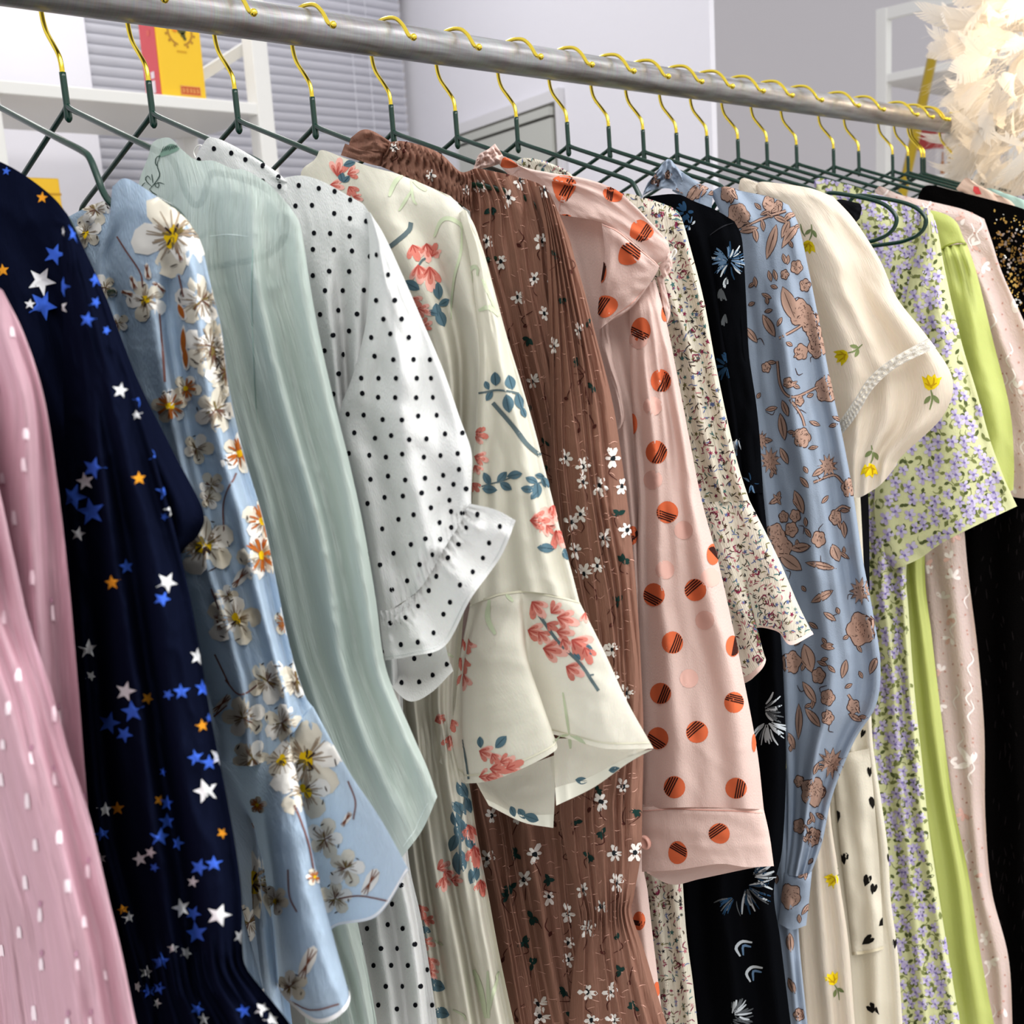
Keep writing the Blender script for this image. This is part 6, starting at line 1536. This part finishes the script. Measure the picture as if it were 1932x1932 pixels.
def pr_slate():
    ps = PART['slate']
    T, K = ink('tan_print', '#b09080'), ink('tan_outline', '#46332f')
    rg = random.Random(8)
    def flower(x, y, r, spiky=False):
        p = pick(ps, x, y); r *= 1.12
        if not p: return
        n = 22; ph = rg.uniform(0, 6)
        def ol(q):
            out = []
            for k in range(n):
                t = 6.28*k/n
                f = (1.0 if k % 2 else .55) if spiky else .78+.22*abs(math.sin(2.5*t+ph))
                out.append((q*f*math.cos(t)*.85, q*f*math.sin(t)))
            return out
        p.blob(x, y, ol(r+1.5), K, 1); p.blob(x, y, ol(r-.3), T, 2)
        for k in range(int(5+r*.55)):
            a = rg.uniform(0, 6.28); q = r*rg.uniform(.1, .7); l = rg.uniform(2, 5)
            X0, Y0 = x+math.cos(a)*q*.85, y+math.sin(a)*q
            p.stroke([(X0, Y0), (X0+math.cos(a+1)*l, Y0+math.sin(a+1)*l)], 1.4, K, 4)
    def leaf(x, y, l, a, w=None):
        p = pick(ps, x, y)
        if not p: return
        l *= 1.1; w = w or max(3, l*.17)
        p.blob(x, y, leaf_pts(l+3, w+1.4, a), K, 1); p.blob(x, y, leaf_pts(l, w, a), T, 2)
        p.stroke([(x-math.cos(a)*l*.35, y-math.sin(a)*l*.35), (x+math.cos(a)*l*.35, y+math.sin(a)*l*.35)], 1.2, K, 4)
    def br(pts, w=4):
        p = pick(ps, *pts[len(pts)//2])
        if p: p.stroke(pts, w+1.6, K, 1, taper=False); p.stroke(pts, w-.8, T, 2, taper=False)
    for pts in ([(1400,431),(1445,410),(1483,398)], [(1471,638),(1503,620),(1520,607)], [(1467,681),(1474,729),(1497,749),(1545,729)], [(1491,753),(1511,783),(1518,804)], [(1535,910),(1573,896),(1593,913)], [(1574,965),(1590,955),(1604,960)], [(1520,1560),(1545,1590)], [(1600,1310),(1622,1345)]): br(pts)
    for f in ((1394,406,23),(1451,384,13),(1469,388,9),(1503,504,12),(1519,538,11),(1481,518,8),(1510,590,24),(1528,606,20),(1536,628,16),(1373,361,15),(1284,365,11),(1235,339,9),(1542,654,20),(1511,664,14),(1446,693,9),(1559,734,23),(1514,826,17),(1487,722,9),(1508,756,9),(1603,920,16),(1479,975,10),(1501,973,11),(1494,999,13),(1545,1017,14),(1576,976,13),
              (1463,1009,20),(1477,1033,20),(1624,1187,30),(1494,1248,20),(1545,1275,14),(1562,1316,14),(1562,1354,12),(1610,1333,13),(1535,1494,25),(1508,1559,13),(1535,1579,16),(1491,1692,22),(1508,1474,10),(1508,1914,11),(1260,330,7)): flower(*f)
    for f in ((1453,869,22),(1624,1115,23),(1569,1439,27),(1436,831,16),(1562,879,20)): flower(*f, spiky=True)
    for f in ((1414,433,32,-.2),(1426,443,24,1.4),(1440,425,20,1.4),(1475,414,26,.4),(1491,406,26,-.5),(1457,455,62,1.85,8),(1491,441,42,2.2),(1483,430,32,2.0),(1480,488,17,1.3),(1453,521,18,1.3),(1463,519,18,1.3),(1461,541,11,.3),(1490,575,66,1.2,13),(1451,614,42,1.05),(1418,632,32,.9),(1308,365,44,-1),(1325,360,36,-.9),(1350,362,26,-.3),
              (1477,805,46,1.4,7),(1482,770,28,1.2),(1456,771,20,-.2),(1537,799,18,.4),(1518,910,22,.9),(1545,890,26,-.6),(1508,947,42,1.2),(1463,944,24,-.5),(1579,790,16,.5),(1525,1005,18,1),(1593,999,28,1.5),(1511,1033,34,-.15,8),(1491,1060,48,.6,12),(1576,1043,30,1.2,9),(1549,1067,52,.2,6),(1552,1125,42,-.5,7),(1566,1163,24,.6),(1562,1221,22,.2),(1525,1241,46,1.3,12),
              (1552,1251,18,.4),(1569,1262,16,.8),(1593,1262,32,1.8),(1648,1255,32,1.9),(1528,1306,42,1.0,7),(1535,1354,40,.9,7),(1614,1354,26,.5),(1508,1361,60,1.6,6),(1508,1733,14,1.5),(1494,1398,30,1.2),(1491,1778,32,1.5),(1494,1860,28,1.2),(1535,1180,18,.6),(1480,860,30,1.1),(1548,1540,20,.6),(1584,990,20,1.2)): leaf(*f)
    for i, q in enumerate(ps):
        def fn(x, y, rg2):
            a = rg2.uniform(0, 6.28); k = rg2.random()
            if k < .45: leaf(x, y, rg2.uniform(9, 16), a, 3)
            elif k < .75: q.stroke([(x, y), (x+math.cos(a)*10, y+math.sin(a)*10), (x+math.cos(a+.9)*18, y+math.sin(a+.9)*18)], 1.7, K, 1)
            else: leaf(x, y, rg2.uniform(14, 22), a, 3.2); leaf(x+math.cos(a+1)*9, y+math.sin(a+1)*9, 12, a+1, 3)
        scatter(q, 46, fn, 0.45, seed=150+i)
    ps[1].stroke([(1328,352),(1322,370),(1318,388)], 1.6, ink('slate_seam', '#6f86a6'), 3)
def tulip_at(p, x, y, s, up, a=0.0):
    Y, G, D = ink('tulip_yellow', '#f0d324'), ink('tulip_stem', '#7b8759'), ink('tulip_gold', '#c99f1c')
    s *= 1.2
    ca, sa = math.cos(a), math.sin(a)
    R = lambda q: [(u*ca-v*sa, u*sa+v*ca) for u, v in q]
    cup = [(-13,-9),(-7,-5),(-4,-11),(1,-7),(6,-12),(8,-5),(15,-7),(11,4),(6,10),(-2,12),(-8,8),(-11,0)]
    p.blob(x, y, R([(u*s, v*s*up) for u, v in cup]), Y, 2)
    for q in ([(-5,-5),(-2,4),(2,9)], [(5,-6),(4,2),(0,9)], [(-8,2),(0,6),(8,2)]):
        p.stroke([(x+u, y+v) for u, v in R([(u*s, v*s*up) for u, v in q])], 2.2*s, D, 4)
    st = R([(0, 12*s*up), (2*s, 24*s*up), (-2*s, 40*s*up)])
    p.stroke([(x+u, y+v) for u, v in st], 2.8*s, G, 2)
    for q, an in (((-5, 26), -.9), ((7, 25), -2.2)):
        u, v = R([(q[0]*s, q[1]*s*up)])[0]; p.blob(x+u, y+v, leaf_pts(15*s, 3.2*s, an+a), G, 2)
def pr_tulip():
    D = PART['tulip']
    for (x, y, s, up, a, k) in ((1525,466,.9,-1,.2,'b'),(1588,672,.95,-1,1.1,'b'),(1757,720,1.1,1,0,'b'),(1640,888,1.0,-1,.15,'b'),(1569,1660,.9,-1,.9,'low'),(1569,1846,.9,1,-.4,'low'),(1545,1420,.8,1,.2,'low')):
        tulip_at(D[k], x, y, s, up, a)
    D['b'].stroke([(1511,422),(1514,436),(1520,446)], 3, ink('tulip_stem', '#7b8759'), 2)
def pr_heart():
    K = ink('heart_black', '#1c1a18')
    h = [(0,9),(-7,2),(-9,-4),(-6,-8),(-2,-7),(0,-4),(2,-7),(6,-8),(9,-4),(7,2)]
    for (x, y, s, a, sx) in ((1576,1542,1.1,-.4,1),(1591,1620,1.05,-.2,1),(1641,1456,.95,0,.5),(1648,1514,1.1,.1,.8),(1636,1661,1.1,.3,.6),(1648,1677,1.0,.2,.6),(1665,1740,.9,.8,.7),(1638,1774,1.2,.9,.6),(1648,1904,1.3,-.8,.6),(1688,1780,.9,0,.4),(1628,1384,.8,.4,.5),(1676,1618,.8,0,.3)):
        p = pick(PART['heart'], x, y)
        s *= 1.25
        if p: p.blob(x, y, [((u*sx*math.cos(a)-v*math.sin(a))*s, (u*sx*math.sin(a)+v*math.cos(a))*s) for u, v in h], K, 2)
    PART['heart'][1].band(0.985, 1.0, ink('heart_hem', '#d8ceb4'), 2)
def pr_lilac():
    L1, L2, DK, OL, O2 = ink('lilac', '#b9add2'), ink('lilac_light', '#cfc7e2'), ink('lilac_dark', '#8073ac'), ink('olive_leaf', '#7d8450'), ink('olive_dark', '#57603a')
    for i, (p, st) in enumerate(zip(PART['lilac'], (19, 22))):
        def fn(x, y, rg):
            r = rg.uniform(11, 14.5)*(st/22)
            for j in range(5):
                a = j*1.256+rg.uniform(-.3, .3); p.blob(x+math.cos(a)*r*.5*.8, y+math.sin(a)*r*.5, petal_pts(r*.95, r*.36, a, 7), L1 if j % 2 else L2, 2+(j % 2), (1.0,))
            p.blob(x, y, circle(r*.2, 6), DK, 5, (1.0,))
            a = rg.uniform(0, 6.28); p.stroke([(x+math.cos(a)*r*.2, y+math.sin(a)*r*.2), (x+math.cos(a+.8)*r*.5, y+math.sin(a+.8)*r*.5)], 1.8, DK, 5, step=9)
        def fl(x, y, rg):
            a = rg.uniform(0, 6.28); m = OL if rg.random() < .6 else O2
            p.blob(x, y, leaf_pts(rg.uniform(9, 15), 3.2, a, 4), m, 1, (1.0,))
            if rg.random() < .5: p.stroke([(x, y), (x+math.cos(a+.5)*9, y+math.sin(a+.5)*9), (x+math.cos(a+1)*15, y+math.sin(a+1)*15)], 1.4, OL, 1, step=6)
        scatter(p, st*1.12, fn, 0.35, seed=100+i); scatter(p, st*.72, fl, 0.5, seed=110+i)
def pr_pale():
    W, R_ = ink('petal_pale', '#f8ece8'), ink('petal_rose', '#e3b8ae')
    for i, p in enumerate(PART['pale']):
        def fn(x, y, rg):
            a = rg.uniform(0, 6.28)
            if rg.random() < .6:
                for j in range(rg.randint(2, 4)): p.blob(x+math.cos(a+j)*8, y+math.sin(a+j)*8, petal_pts(rg.uniform(12, 20), 5, a+j), W if rg.random() < .7 else R_, 1+j % 2)
            else: p.stroke([(x, y-16), (x+6, y), (x-5, y+14), (x+2, y+30)], 3.2, W, 2)
        scatter(p, 42, fn, 0.45, seed=120+i)
        def f2(x, y, rg): p.blob(x, y, circle(2.2, 5, jit=.3, rg=rg), ink('pale_fleck', '#c99a8e'), 2, (1.0,))
        scatter(p, 26, f2, 0.5, seed=130+i)
    p = PART['pale'][1]
    for (x, y, l, a) in ((1822,1425,40,1.0),(1815,1445,34,-.2),(1836,1430,24,-1.2)): p.blob(x, y, petal_pts(l, 8, a), W, 4)
def pr_sequin():
    p = PART['sequin']; G, Sv = ink('sequin_gold', '#c9a45a', .25, .9), ink('sequin_silver', '#d8d4cc', .2, .9)
    rg = random.Random(6)
    for k in range(420):
        x = rg.gauss(1912, 26); y = rg.triangular(395, 720, 450)
        if x < 1862+(y-390)*.02: continue
        s = rg.uniform(1.2, 3.4)
        p.blob(x, y, circle(s, 6, rg.uniform(.4, 1), 1, rg.uniform(0, 3)), G if rg.random() < .65 else Sv, 2, (1.0,))
    for k in range(160):
        x = rg.uniform(1840, 1935); y = rg.uniform(600, 1900)
        p.stroke([(x, y), (x+rg.uniform(-4, 4), y+rg.uniform(8, 20))], 1.5, ink('lace_thread', '#231f20'), 1)
for _f in (g_pink, g_navy, g_blue, g_mint, g_polka, g_cream, g_brown, g_dots, g_ditsy, g_black, g_slate, g_tulip, g_heart, g_strap, g_lilac, g_lime, g_pale, g_sequin, g_last):
    _f()
